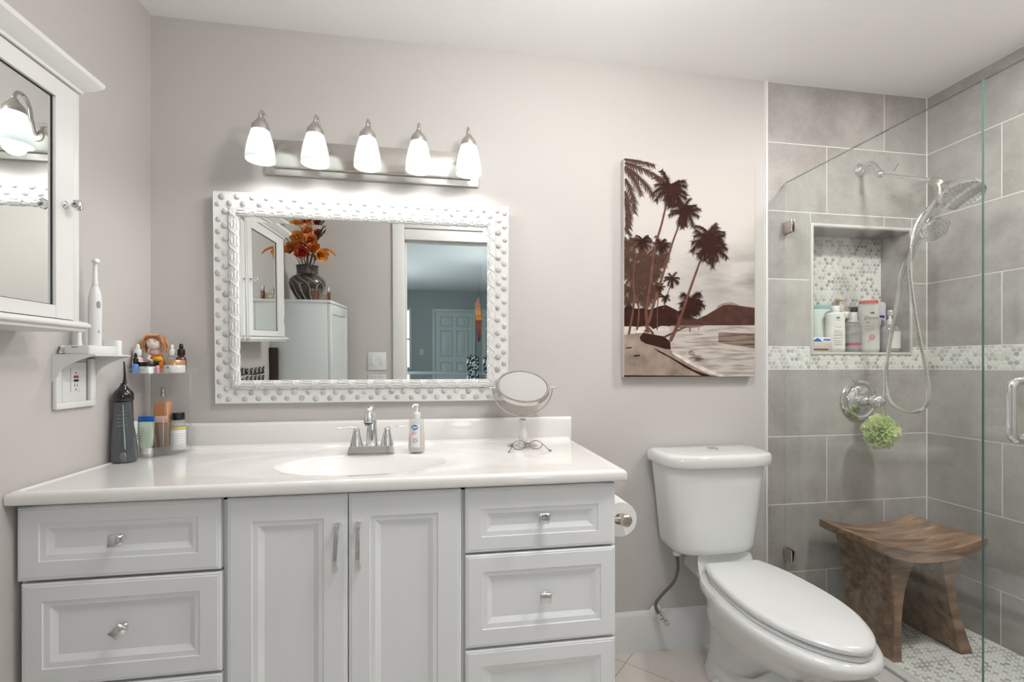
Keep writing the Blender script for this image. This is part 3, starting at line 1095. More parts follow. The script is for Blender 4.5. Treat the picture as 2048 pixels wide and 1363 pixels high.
ink('printed_bank', [[(165, 1090), (185, 1065), (240, 1075), (300, 1085), (335, 1115), (338, 1160), (300, 1155), (250, 1140), (200, 1128), (172, 1112)],
                      [(240, 1150), (300, 1180), (380, 1225), (470, 1275), (580, 1312), (520, 1312), (420, 1262), (330, 1205), (270, 1175)],
                      [(130, 1195), (165, 1190), (168, 1198), (135, 1203)], [(90, 1150), (120, 1147), (122, 1154), (92, 1158)], [(80, 1308), (600, 1309), (600, 1318), (80, 1318)]], 'p_dark')
mass = []
for i, (x, y, r) in enumerate(((110, 690, 75), (175, 560, 70), (205, 640, 80), (150, 740, 85), (210, 760, 80), (120, 820, 75), (190, 860, 70), (90, 560, 60), (250, 700, 60),
                               (285, 570, 62), (280, 640, 60), (95, 880, 45), (240, 810, 60), (100, 620, 60), (200, 700, 90))):
    mass += crown(x, y, r, 11, 40 + i, r * .36)
ink('printed_grove', mass, 'p_mid')
ink('printed_hedge', [[(80, 925), (110, 905), (135, 930), (180, 925), (220, 935), (270, 915), (310, 905), (345, 922), (372, 935), (375, 1010), (330, 1028), (290, 1022), (240, 1045), (215, 1020), (160, 1032), (80, 1025)]]
    + crown(455, 880, 75, 13, 77, 34) + crown(470, 905, 60, 12, 78, 30) + crown(430, 930, 50, 11, 79, 26), 'p_dark')
PALM_TRUNKS = [trunk([(320, 300), (288, 440), (245, 600), (222, 800), (200, 940), (210, 1065)], 9, 20), trunk([(392, 430), (345, 560), (298, 720), (243, 900), (212, 1010)], 8, 17)
   , trunk([(524, 600), (482, 720), (432, 860), (385, 1000), (335, 1112)], 9, 20), trunk([(140, 620), (128, 760), (132, 900), (105, 1075)], 8, 13)
   , trunk([(150, 860), (160, 950), (150, 1050)], 7, 10), trunk([(345, 770), (318, 850), (295, 930)], 4, 5), trunk([(270, 830), (262, 950), (262, 1050)], 4, 6)
   , trunk([(190, 1060), (215, 1040), (240, 1075)], 8, 14), trunk([(300, 1090), (355, 1062), (420, 1030)], 12, 8)]
for tr in PALM_TRUNKS:
    ink('printed_trunk', tr, 'p_trunk')
dk = []
for x, y, r, n, s_ in ((330, 235, 108, 12, 1), (352, 262, 80, 9, 2), (418, 375, 92, 12, 3), (420, 345, 65, 8, 23), (556, 545, 118, 12, 4), (555, 500, 90, 9, 24), (575, 585, 100, 8, 25), (345, 755, 48, 10, 5), (305, 862, 34, 9, 6),
                       (278, 808, 30, 8, 7), (180, 540, 46, 9, 8), (285, 560, 46, 9, 9)):
    dk += crown(x, y, r, n, s_, r * .27)
ink('printed_palm_crowns', dk, 'p_dark')
fr = []
rnd = random.Random(3)
for (x, y, ang, L, dr, w) in ((80, 80, .05, 170, .25, 26), (82, 100, .22, 250, .4, 30), (80, 120, .55, 230, .45, 34), (80, 130, .75, 180, .5, 30), (85, 190, 1.05, 200, .5, 34), (82, 260, 1.25, 210, .4, 34),
                              (80, 300, 1.35, 200, .3, 30), (80, 470, .6, 60, .5, 16), (80, 520, .9, 60, .5, 16)):
    fr += frond(x, y, ang, L, dr, w, rnd)
ink('printed_near_fronds', fr, 'p_mid')
# ================================================================== VANITY CABINET
t = Thing('vanity_cabinet', 'wide pale grey vanity cabinet with two doors between drawer stacks', 'cabinet', (-0.24, -0.27, 0))
CBOT = CTOP - 0.030
bm = nbm()
for a in ((-1.006, -.988, -.530, -.018, .10, CBOT), (.498, .516, -.530, -.018, 0, CBOT), (-.988, .498, -.530, -.018, .10, .118),
          (-.988, .498, -.030, -.018, .118, CBOT), (-.550, -.535, -.530, -.030, .118, CBOT), (.064, .078, -.530, -.030, .118, CBOT),
          (-.988, .498, -.530, -.505, .845, CBOT), (-1.006, .498, -.470, -.452, 0, .10)):
    add_box(bm, *a, .0006, 1)
t.part('case', bm, 'cab')
M['cab_gap'] = mat('cabinet_side_edge', (.40, .42, .43), .4)


def panel_front(x0, x1, z0, z1, ins, yf=-.5515, yb=-.531):
    """cabinet front with a routed frame and a sunk centre panel. ins = (left, right, bottom, top) width of the frame"""
    bm = nbm()
    L_, R_, B_, T_ = ins
    steps = [((0, 0, 0, 0), yb), ((0, 0, 0, 0), yf + .0045), ((.004,) * 4, yf + .001), ((.007,) * 4, yf + .0015), ((.009,) * 4, yf)]
    steps += [((L_, R_, B_, T_), yf), ((L_ + .0015, R_ + .0015, B_ + .0015, T_ + .0015), yf + .0028), ((L_ + .011, R_ + .011, B_ + .011, T_ + .011), yf + .0036),
              ((L_ + .014, R_ + .014, B_ + .014, T_ + .014), yf + .0040), ((L_ + .028, R_ + .028, B_ + .028, T_ + .028), yf + .0115)]
    rings = []
    for (l, r, b, tt), y in steps:
        rings.append([(x0 + l, y, z0 + b), (x1 - r, y, z0 + b), (x1 - r, y, z1 - tt), (x0 + l, y, z1 - tt)])
    add_loft(bm, rings)
    return bm


def knob_bm(x, z, roll, yaw):
    bm = nbm()
    add_lathe(bm, [(0, 0), (.0095, 0), (.0085, .003), (.0055, .006), (.0055, .018), (.008, .020), (0, .020)], 14, (x, -.5515, z), 'Y')
    tb = bmesh.new()
    bmesh.ops.create_cube(tb, size=1.0)
    bmesh.ops.scale(tb, vec=(.033, .011, .030), verts=tb.verts)
    bmesh.ops.bevel(tb, geom=tb.edges[:], offset=.0042, segments=4, profile=.5, affect='EDGES')
    for v in tb.verts:
        if v.co.y < 0:
            v.co.y -= .004 * (1 - (v.co.x / .0165) ** 2) * (1 - (v.co.z / .0150) ** 2)
    merge(bm, tb, 0, Matrix.Translation((x, -.5515 - .0245, z)) @ Matrix.Rotation(yaw, 4, 'Z') @ Matrix.Rotation(roll, 4, 'Y'))
    return bm


DR = [  # x0,x1,z0,z1, insets, knob x, z, roll, yaw
    (-1.003, -.5496, .6725, .8535, (.047, .052, .046, .042), -.7750, .769, .06, .35),
    (-.9945, -.5470, .4115, .6660, (.046, .050, .045, .044), -.7690, .548, -.72, .35),
    (-.9945, -.5470, .1500, .4045, (.046, .050, .045, .044), -.7690, .285, .1, .3),
    (.0762, .5140, .6725, .8520, (.046, .052, .043, .058), .2960, .7685, 0, -.15),
    (.0768, .5150, .4065, .6665, (.048, .044, .050, .048), .3000, .5445, 0, -.1),
    (.0768, .5150, .1450, .4000, (.048, .044, .050, .046), .3000, .280, 0, -.1)]
for x0, x1, z0, z1, ins, kx, kz, kr, ky in DR:
    f = t.part('drawer', panel_front(x0, x1, z0, z1, ins), 'cab', sharp=18)
    t.part('knob', knob_bm(kx, kz, kr, ky), 'chrome', f, sharp=30)
for x0, x1, ins, hx, lean in ((-.5352, -.2370, (.060, .060, .07, .062), -.2625, .0058), (-.2345, .0650, (.055, .063, .07, .062), -.2065, .001)):
    f = t.part('door', panel_front(x0, x1, .105, .8525, ins), 'cab', sharp=18)
    bm = nbm()
    zt, zb = .782, .652
    pts = [(hx + lean * .5, -.5515, zt - .006), (hx + lean * .5, -.566, zt - .003), (hx + lean * .5, -.5765, zt - .006)] + \
          [(hx + lean * (.5 - k / 6), -.578 - .003 * math.sin(PI * k / 6), zt - .008 - (zt - zb - .016) * k / 6) for k in range(1, 6)] + \
          [(hx - lean * .5, -.5765, zb + .006), (hx - lean * .5, -.566, zb + .003), (hx - lean * .5, -.5515, zb + .006)]
    tt = bmesh.new()
    P = spline(pts, 4)
    rings = []
    for i, p in enumerate(P):
        d = (P[min(i + 1, len(P) - 1)] - P[max(i - 1, 0)]).normalized()
        a = Vector((1, 0, 0)); b = d.cross(a).normalized()
        rings.append([p + a * sx_ * .0058 + b * sy_ * .0026 for sx_, sy_ in ((-1, -.5), (-.8, -1), (.8, -1), (1, -.5), (1, .5), (.8, 1), (-.8, 1), (-1, .5))])
    tt.free()
    add_loft(bm, rings)
    t.part('pull', bm, 'chrome', f)

# ================================================================== VANITY TOP with integral basin
t = Thing('countertop', 'glossy white cultured marble countertop with oval basin and backsplash', 'countertop', (-0.24, -0.29, CBOT))
TX0, TX1, TY0, TY1 = -1.010, .541, -.575, -.001
E_ = .020
SC = (-.232, -.322, .262, .158)
ix0, ix1, iy0 = TX0 + E_, TX1 - E_, TY0 + E_
NXg, NYg = 260, 110


def top_z(x, y):
    r = math.hypot((x - SC[0]) / SC[2], (y - SC[1]) / SC[3])
    z = CTOP
    if r < 1:
        z -= .128 * (1 - r ** 3.0) ** 1.45 + .004
    elif r < 1.35:
        z -= .004 * (1 - ((r - 1) / .35)) ** 2
    r2 = math.hypot((x - SC[0]) / .50, (y - SC[1] - .01) / .215)
    if 0.9 < r2 < 1.0:
        z -= .0012 * (1 - (r2 - .9) / .1)
    elif r2 <= .9:
        z -= .0012
    return z


bm = nbm()
G = [[None] * (NYg + 1) for _ in range(NXg + 1)]
for i in range(NXg + 1):
    for j in range(NYg + 1):
        x = ix0 + (ix1 - ix0) * i / NXg; y = iy0 + (TY1 - iy0) * j / NYg
        G[i][j] = bm.verts.new((x, y, top_z(x, y)))
for i in range(NXg):
    for j in range(NYg):
        bm.faces.new((G[i][j], G[i + 1][j], G[i + 1][j + 1], G[i][j + 1]))
ring0 = [G[0][j] for j in range(NYg, -1, -1)] + [G[i][0] for i in range(1, NXg + 1)] + [G[NXg][j] for j in range(1, NYg + 1)]
edge = [(.003, .0012), (.007, .0030), (.011, .0028), (.0155, -.0005), (.0185, -.004), (.020, -.009), (.020, -.024), (.0185, -.0285), (.0155, -.030), (-.03, -.030)]
prev = ring0
for e, dz in edge:
    cur = []
    for k, v in enumerate(ring0):
        x, y = v.co.x, v.co.y
        lx = 0
        if k <= NYg: lx = -e
        elif k >= NYg + NXg: lx = e
        ly = -e if NYg <= k <= NYg + NXg else 0
        extra = .0008 * min(1, e / .007) if (k < NYg - 2 and dz > -.003) else 0
        cur.append(bm.verts.new((x + lx, y + ly, CTOP + dz + extra)))
    for k in range(len(cur) - 1):
        bm.faces.new((prev[k], prev[k + 1], cur[k + 1], cur[k]))
    prev = cur
bmesh.ops.recalc_face_normals(bm, faces=bm.faces)
deck = t.part('deck', bm, 'marble', sharp=60)
bm = nbm()
sec = [(-.0005, 0), (-.020, 0), (-.020, .086), (-.0185, .092), (-.014, .0965), (-.008, .098), (-.0005, .098)]
add_prism(bm, [(y, CTOP + z - .003) for y, z in sec], 'YZ', TX0 + .002, TX1 - .003, .0025)
add_prism(bm, [(-.0195, CTOP - .002), (-.034, CTOP - .002), (-.032, CTOP + .001), (-.027, CTOP + .0035), (-.022, CTOP + .009), (-.0195, CTOP + .016)], 'YZ', TX0 + .02, TX1 - .012)
t.part('backsplash', bm, 'marble', sharp=40)
bm = nbm()
add_lathe(bm, [(0, 0), (.024, 0), (.026, .002), (.022, .004), (.012, .003), (0, .003)], 24, (SC[0], SC[1] + .01, CTOP - .1320))
t.part('drain', bm, 'chrome', deck)

# ================================================================== FAUCET
t = Thing('faucet', 'chrome two-handle centerset faucet behind the basin', 'faucet', (-.2275, -.150, CTOP))
FX, FY = -.2275, -.150
bm = nbm()
add_loft(bm, [[(FX - sx, FY - sy, z), (FX + sx, FY - sy, z), (FX + sx, FY + sy, z), (FX - sx, FY + sy, z)] for sx, sy, z in
              ((.079, .030, CTOP - .001), (.078, .029, CTOP + .004), (.0735, .025, CTOP + .021), (.072, .0235, CTOP + .0225))])
t.part('base', bm, 'chrome', sharp=20)
bm = nbm()
sp = spline([(FX, FY, CTOP + .02), (FX, FY, CTOP + .08), (FX, FY, CTOP + .115), (FX, FY - .012, CTOP + .138), (FX, FY - .035, CTOP + .151), (FX, FY - .060, CTOP + .148),
             (FX, FY - .078, CTOP + .130), (FX, FY - .084, CTOP + .108)], 5)
rr_ = [.0205 - .006 * min(1, i / 14) for i in range(len(sp))]
rr_[-6:] = [.0145, .015, .0155, .016, .0165, .0165]
add_tube(bm, sp, rr_, 20)
add_lathe(bm, [(0, 0), (.0125, 0), (.0125, .006), (0, .006)], 18, (FX, FY - .084, CTOP + .1015))
t.part('spout', bm, 'chrome')
for s in (-1, 1):
    hx = FX + s * .052
    bm = nbm()
    add_lathe(bm, [(0, .02), (.0235, .02), (.022, .03), (.016, .055), (.012, .070), (.011, .078), (.008, .082), (0, .083)], 22, (hx, FY + .002, CTOP))
    add_tube(bm, spline([(hx - s * .004, FY + .002, CTOP + .072), (hx + s * .002, FY - .001, CTOP + .083), (hx + s * .02, FY - .004, CTOP + .0865), (hx + s * .045, FY - .006, CTOP + .085),
                         (hx + s * .070, FY - .008, CTOP + .087)], 5), [.010, .0095, .009, .0085, .008, .0078, .0075, .0073, .007, .007, .007, .0068, .0066, .0065, .006, .006, .0058, .0055, .005, .0048, .0035], 12, flat=.5)
    t.part('handle', bm, 'chrome')

# ================================================================== HAND SOAP
t = Thing('soap_dispenser', 'clear pump bottle of pale peach hand soap right of the faucet', 'soap bottle', (-.0715, -.178, CTOP))
sx_, sy_ = -.0715, -.178
M['soap'] = mat('peach_soap', (.80, .66, .57), .08, coat=1.0)
M['label_white'] = mat('label_white', (.80, .80, .80), .35)
M['label_blue'] = mat('label_blue', (.02, .16, .42), .35)
M['lavender'] = mat('label_lavender', (.50, .48, .62), .4)
M['pink'] = mat('label_pink', (.75, .35, .38), .4)
bm = nbm()
bp_ = [(0, .001), (.0255, .001), (.0285, .006), (.029, .02), (.0275, .05), (.0262, .08), (.0255, .108), (.024, .1145), (.0135, .117), (.0125, .119)]
add_lathe(bm, [(r, z) for r, z in bp_], 32, (sx_, sy_, CTOP), sy=.72)
body = t.part('bottle', bm, 'haze_clear')
bm = nbm(); add_lathe(bm, [(0, .002), (.0245, .002), (.0275, .007), (.028, .02), (.0265, .05), (.0258, .064), (0, .064)], 32, (sx_, sy_, CTOP), sy=.72)
t.part('liquid_soap', bm, 'soap', body)
bm = nbm()
for k in range(8):
    pass
pts = []
sec1, sec2 = [], []
for k in range(9):
    x = -.0185 + .030 * k / 8
    y = -math.sqrt(max(0, 1 - (x / .0278) ** 2)) * .0278 * .72 - .0008
    pts.append((x, y))
add_loft(bm, [[(sx_ + x, sy_ + y * (1 + .03 * (zz < .05)), CTOP + zz) for x, y in pts] for zz in (.018, .05, .098)], closed=False, cap=False)
lb = t.part('label', bm, 'label_white', body)
bm = nbm(); add_lathe(bm, [(0, 0), (.0120, 0), (.0120, .0008), (0, .0008)], 24, (sx_ - .006, sy_ - .0203, CTOP + .0875), 'Y', sy=.75)
t.part('oval_logo', bm, 'label_blue', lb)
add_text('lettering', 'Dial', .0112, face_neg_y(sx_ - .0065, sy_ - .0214, CTOP + .0875, 0, .12), 'label_white', lb, shear=.2, bold=.0003).location = -Vector((-.0715, -.178, CTOP))
bm = nbm()
for k, (a, b, z) in enumerate(((-.018, -.002, .071), (-.018, .002, .067), (-.018, -.004, .063))):
    add_box(bm, sx_ + a, sx_ + b, sy_ - .0216, sy_ - .0205, CTOP + z, CTOP + z + .0015)
t.part('small_print', bm, 'pink', lb)
bm = nbm()
for k in range(7):
    a = k * 2 * PI / 7
    add_ball(bm, (sx_ - .004 + .006 * math.cos(a), sy_ - .0208, CTOP + .043 + .006 * math.sin(a)), .0045, 1, .2, .8, 8)
t.part('flower_print', bm, 'lavender', lb)
bm = nbm()
add_lathe(bm, [(0, .116), (.0125, .116), (.013, .118), (.013, .134), (.011, .1365), (.006, .139), (.0045, .142), (.0045, .158), (.007, .160), (.007, .166), (0, .167)], 20, (sx_, sy_, CTOP))
add_tube(bm, [(sx_ + .004, sy_, CTOP + .164), (sx_ - .006, sy_ - .010, CTOP + .165), (sx_ - .012, sy_ - .018, CTOP + .162), (sx_ - .014, sy_ - .021, CTOP + .157)], [.004, .004, .0032, .0026], 10)
t.part('pump', bm, 'white_plastic')

# ================================================================== MAGNIFYING MIRROR ON STAND
GX, GY, GZ = .3165, -.130, 1.1115
t = Thing('magnifying_mirror', 'round tilting magnifying mirror on a white ceramic stem', 'mirror', (GX, GY, CTOP))
bm = nbm()
add_lathe(bm, [(0, .0), (.055, .0), (.056, .003), (.050, .007), (.030, .010), (.016, .014), (.011, .020), (0, .021)], 32, (GX, GY, CTOP))
t.part('foot', bm, 'nickel')
bm = nbm()
add_lathe(bm, [(0, .018), (.012, .018), (.0145, .026), (.0165, .036), (.0155, .050), (.0115, .066), (.0105, .080), (.0125, .094), (.0125, .098), (0, .0985)], 24, (GX, GY, CTOP))
t.part('stem', bm, 'porcelain')
bm = nbm()
YR = .114
add_lathe(bm, [(0, .0975), (.0125, .0975), (.0125, .1015), (.005, .104), (0, .104)], 20, (GX, GY, CTOP))
zc = GZ
arc = [(GX + YR * math.sin(a) , GY, zc - (YR - .008) * math.cos(a) * 1.0) for a in [math.radians(x) for x in range(-92, 93, 6)]]
add_tube(bm, arc, .0020, 8)
for s in (-1, 1):
    add_lathe(bm, [(0, -.004), (.002, -.004), (.002, .012), (.0042, .013), (.0048, .017), (.003, .020), (0, .021)], 12, (GX + s * (YR - .006), GY, zc), rot=Matrix.Rotation(s * PI / 2, 4, 'Y'))
t.part('yoke', bm, 'nickel')
tilt = Matrix.Rotation(math.radians(-56), 4, 'X')      # face turned up towards the ceiling
bm = nbm()
prof = [(.0, .0105)]
ringp = [(r_ - .004, q_) for r_, q_ in [(.0955, -.009), (.0995, -.0115), (.1035, -.009), (.1050, -.003), (.1035, .003), (.1050, .008), (.1020, .012), (.0970, .011), (.0945, .006), (.0945, -.006), (.0955, -.009)]]
add_lathe(bm, ringp, 56, (GX, GY, GZ), 'Y', rot=tilt, cap=False)
t.part('rim', bm, 'nickel')
bm = nbm()
add_lathe(bm, [(0, .0035), (.03, .0040), (.06, .0055), (.0908, .0085)], 56, (GX, GY, GZ), 'Y', rot=tilt, cap=False)
t.part('mirror_face', bm, 'mirror')
bm = nbm()
add_lathe(bm, [(0, -.0100), (.05, -.0098), (.0908, -.0085)], 40, (GX, GY, GZ), 'Y', rot=tilt, cap=False)
t.part('back_face', bm, 'nickel')

# ================================================================== EYEGLASSES
t = Thing('eyeglasses', 'thin wire-rimmed reading glasses lying in front of the round mirror', 'glasses', (GX + .004, -.198, CTOP))
ex, ey = GX + .004, -.200
M['wire'] = mat('brown_wire', (.16, .12, .10), .3, metal=.8)
for s in (-1, 1):
    bm = nbm()
    add_tube(bm, [(ex + s * .031 + .0235 * math.cos(a), ey - .002 + .0 + .003 * math.sin(a), CTOP + .0165 + .0145 * math.sin(a)) for a in [2 * PI * k / 28 for k in range(28)]], .0011, 6, True)
    rim = t.part('rim', bm, 'wire')
    bm = nbm(); add_lathe(bm, [(0, 0), (.0232, 0), (.0232, .0012), (0, .0012)], 28, (ex + s * .031, ey - .002, CTOP + .0165), 'Y', sy=.62)
    t.part('lens', bm, 'clear', rim)
    bm = nbm()
    add_tube(bm, spline([(ex + s * .0545, ey - .001, CTOP + .019), (ex + s * .058, ey - .004, CTOP + .017), (ex + s * .062, ey - .02, CTOP + .012), (ex + s * .070, ey - .038, CTOP + .004),
                         (ex + s * .076, ey - .050, CTOP + .0022)], 4), [.0011] * 12 + [.0016, .002, .0022, .0022, .0018], 8)
    t.part('temple', bm, 'wire')
bm = nbm()
add_tube(bm, spline([(ex - .0085, ey - .002, CTOP + .019), (ex, ey - .003, CTOP + .024), (ex + .0085, ey - .002, CTOP + .019)], 4), .0012, 6)
t.part('bridge', bm, 'wire')

# ================================================================== WATER FLOSSER
WX_, WY_ = -.974, -.205
t = Thing('water_flosser', 'black cordless water flosser with smoky tank standing by the left wall', 'water flosser', (WX_, WY_, CTOP))
bm = nbm()
add_lathe(bm, [(0, .0), (.026, .0), (.0275, .004), (.0275, .05), (.0265, .10), (.0250, .15), (.0240, .20), (0, .2)], 32, (WX_ - .0075, WY_ + .008, CTOP + .001), sy=.95)
add_lathe(bm, [(0, .188), (.0235, .188), (.0268, .193), (.0275, .204), (.0268, .213), (.0225, .221), (.0145, .230), (.009, .238), (.0055, .247), (0, .248)], 28, (WX_ - .0035, WY_, CTOP + .001))
body = t.part('body', bm, 'black_gloss')
bm = nbm()
add_loft(bm, [[(WX_ + ox + r * math.cos(a), WY_ - .006 + r * .92 * math.sin(a), CTOP + z) for a in [2 * PI * k / 36 for k in range(36)]] for ox, r, z in
              ((.004, .029, .0012), (.0045, .0335, .005), (.0045, .0345, .018), (.0035, .0335, .050), (.002, .0305, .085), (.000, .0268, .120), (-.001, .0240, .150), (-.0015, .0225, .175), (-.002, .0230, .189))])
tank = t.part('water_tank', bm, 'smoke')
bm = nbm()
for k in range(6):
    z = CTOP + .118 + k * .011
    rt = .0290 - (z - CTOP - .10) * .105
    ar = [(WX_ + .003 + rt * math.cos(a), WY_ - .004 + rt * math.sin(a), z + .002 * math.cos(a * 2)) for a in [math.radians(d) for d in range(-105, -40, 8)]]
    add_tube(bm, [(p[0] - .003, p[1], p[2]) for p in ar], .0011, 6)
t.part('grip_ribs', bm, 'smoke2', tank)
bm = nbm(); add_ball(bm, (WX_ + .012, WY_ - .033, CTOP + .022), .0135, 1, .35, 1.15, 20)
t.part('button', bm, 'smoke2', tank)
bm = nbm()
add_tube(bm, spline([(WX_ + .001, WY_, CTOP + .246), (WX_ + .0005, WY_, CTOP + .262), (WX_, WY_, CTOP + .285), (WX_ - .001, WY_ - .001, CTOP + .315)], 4),
         [.006, .0052, .0045, .004, .0036, .0033, .003, .0028, .0026, .0024, .0022, .002, .0018], 12)
t.part('nozzle', bm, 'black')

# ================================================================== TOILET
t = Thing('toilet', 'white two-piece toilet with closed elongated lid beside the vanity', 'toilet', (1.10, -.30, 0))


def dsec(xc, hw_, yb, yf, z, n=44, p=.55, rb=.02):
    out = []
    ym = yb - .35 * (yb - yf)
    for k in range(n + 1):
        a = PI * k / n
        c, s = math.cos(a), math.sin(a)
        out.append((xc + hw_ * math.copysign(abs(c) ** p, c), ym - (ym - yf) * s ** p, z))
    for i, (dx, dy) in enumerate(((-1, 0), (-1, .8), (-.93, 1), (.93, 1), (1, .8))):
        x = xc + dx * hw_
        y = ym + (yb - ym) * dy
        out.append((x, y, z))
    return out


TKX = 1.0935
bm = nbm()
add_loft(bm, [dsec(TKX - .005, h, -.026, f, z) for h, f, z in ((.130, -.165, .4535), (.158, -.185, .457), (.171, -.196, .468), (.177, -.202, .490), (.187, -.206, .58),
                                                              (.199, -.211, .69), (.212, -.217, .795), (.212, -.217, .806))])
tank = t.part('tank', bm, 'porcelain')
bm = nbm()
add_loft(bm, [dsec(TKX, h, b, f, z) for h, b, f, z in ((.219, -.020, -.226, .8035), (.2285, -.014, -.236, .8055), (.2315, -.012, -.240, .812), (.2320, -.012, -.2405, .836), (.2285, -.014, -.238, .846),
                                                      (.221, -.018, -.231, .8515), (.205, -.026, -.217, .8535), (.10, -.07, -.15, .8540))])
t.part('tank_lid', bm, 'porcelain')
bm = nbm()
add_lathe(bm, [(0, .0), (.0225, .0), (.0225, .003), (.0195, .0055), (.0005, .0065), (0, .0065)], 28, (1.112, -.100, .8532))
t.part('flush_button', bm, 'chrome', tank)


def egg(xc, yb, yf, hw_, z, n=48, back_p=.62, mid=.46):
    cy = yb + (yf - yb) * mid
    out = []
    for k in range(n):
        a = 2 * PI * k / n
        c, s = math.cos(a), math.sin(a)
        if s < 0:      # front: elongated
            x = hw_ * math.copysign(abs(c) ** .92, c); y = cy + (cy - yf) * s
        else:
            x = hw_ * math.copysign(abs(c) ** back_p, c) * (1 - .28 * s ** 2.5); y = cy + (yb - cy) * s ** .8
        out.append((xc + x, y, z))
    return out


BX = 1.128
bm = nbm()
add_loft(bm, [egg(BX, -.10, -.50, .112, .0), egg(BX, -.095, -.505, .114, .012), egg(BX, -.105, -.49, .100, .045), egg(BX, -.11, -.475, .092, .10), egg(BX, -.12, -.50, .098, .16),
              egg(BX, -.13, -.575, .125, .225), egg(BX, -.15, -.675, .162, .285), egg(BX, -.17, -.742, .178, .335), egg(BX, -.18, -.775, .187, .362), egg(BX, -.19, -.779, .187, .378),
              egg(BX, -.20, -.772, .181, .390), egg(BX, -.21, -.755, .170, .394)])
bowl = t.part('bowl', bm, 'porcelain', sharp=70)
bm = nbm()   # deck that carries the tank
plan = [(-.090, -.030), (-.096, -.10), (-.108, -.155), (-.126, -.20), (-.150, -.25), (-.165, -.32), (-.165, -.40), (.165, -.40), (.165, -.32), (.150, -.25), (.128, -.20), (.112, -.155), (.10, -.10), (.094, -.03)]
rings = []
for e, z in ((-.060, .300), (-.020, .335), (.0, .362), (.0, .385), (-.004, .392)):
    rings.append([(BX - .012 + x + (e if x > 0 else -e), y, z) for x, y in plan])
add_loft(bm, rings)
rings = []
pl2 = [(-.088, -.035), (-.092, -.10), (-.103, -.155), (-.118, -.20), (.118, -.20), (.105, -.155), (.096, -.10), (.09, -.035)]
for e, z in ((0, .36), (0, .425), (-.004, .448), (-.012, .4545)):
    rings.append([(BX - .012 + x + (e if x > 0 else -e), y + (.03 * (z - .36) / .09 if y < -.18 else 0), z) for x, y in pl2])
add_loft(bm, rings)
t.part('rear_deck', bm, 'porcelain', bowl, sharp=50)
bm = nbm()   # side relief of the trapway and the bolt foot
for s in (-1, 1):
    add_tube(bm, spline([(BX + s * .060, -.55, .20), (BX + s * .080, -.46, .11), (BX + s * .078, -.36, .062), (BX + s * .066, -.26, .046)], 5),
             [.045] * 16, 16)
    add_ball(bm, (BX + s * .098, -.30, .012), .040, 1, 1.5, .95, 20)
t.part('trapway', bm, 'porcelain', bowl)
for s in (-1, 1):
    bm = nbm()
    add_ball(bm, (BX + s * .098, -.30, .048), .011, 1, 1, .8, 14)
    t.part('bolt_cap', bm, 'white_plastic', bowl)


LIDW = [(-.196, .103), (-.200, .110), (-.215, .1175), (-.26, .136), (-.32, .1505), (-.40, .160), (-.47, .1625), (-.53, .159), (-.59, .147), (-.64, .129),
        (-.69, .101), (-.725, .072), (-.75, .040), (-.759, .018)]


def lidring(z, e):
    L_ = [(-(w + e) + BX + .004, y + (e if y > -.3 else -e * (1 if y < -.6 else 0)), z) for y, w in LIDW]
    R_ = [((w + e) + BX + .004, y + (e if y > -.3 else -e * (1 if y < -.6 else 0)), z) for y, w in LIDW]
    P = spline(L_ + [(BX + .004, -.7625 - e, z)] + R_[::-1], 3)
    return [tuple(p) for p in P]


bm = nbm()
add_loft(bm, [lidring(.3945, -.006), lidring(.396, -.001), lidring(.404, .0), lidring(.4085, -.004)])
t.part('seat', bm, 'seat')
bm = nbm()
add_loft(bm, [lidring(.4105, -.006), lidring(.412, -.001), lidring(.418, .003), lidring(.426, .003), lidring(.4325, -.001), lidring(.4362, -.008), lidring(.4372, -.012)])
t.part('lid', bm, 'seat')
for s in (-1, 1):
    bm = nbm()
    add_box(bm, BX + .012 + s * .06 - .017, BX + .012 + s * .06 + .017, -.225, -.199, .392, .424, .005)
    t.part('hinge', bm, 'seat')

# supply line and stop valve
t = Thing('water_supply_line', 'braided steel hose running from a chrome stop valve up to the toilet tank', 'hose', (.905, -.03, .165))
bm = nbm()
add_tube(bm, spline([(.955, -.100, .447), (.957, -.100, .415), (.960, -.096, .37), (.948, -.085, .315), (.908, -.070, .262), (.882, -.062, .222), (.888, -.060, .190), (.897, -.060, .178)], 6), .0062, 10)
t.part('braided_hose', bm, 'steel_braid')
bm = nbm()
add_lathe(bm, [(0, 0), (.013, 0), (.0165, .004), (.0165, .014), (.013, .018), (.013, .0225), (0, .0225)], 10, (.954, -.100, .430))
t.part('tank_nut', bm, 'white_plastic')
bm = nbm()
add_lathe(bm, [(0, 0), (.028, 0), (.026, .004), (.010, .007), (0, .007)], 24, (.905, -.0165, .165), 'Y')
t.part('wall_flange', bm, 'white_plastic')
bm = nbm()
add_lathe(bm, [(0, 0), (.007, 0), (.007, .06), (0, .06)], 14, (.905, -.018, .163), 'Y')
add_lathe(bm, [(0, 0), (.0105, 0), (.0105, .022), (0, .022)], 14, (.905, -.050, .163), 'Y')
add_tube(bm, [(.900, -.060, .166), (.896, -.060, .182)], .0072, 8)
vb = t.part('valve_body', bm, 'chrome')
bm = nbm()
add_lathe(bm, [(0, 0), (.006, 0), (.006, .010), (.0125, .012), (.0135, .022), (.012, .030), (0, .031)], 16, (.911, -.069, .157), 'Y', sy=.75)
t.part('valve_handle', bm, 'chrome', vb)

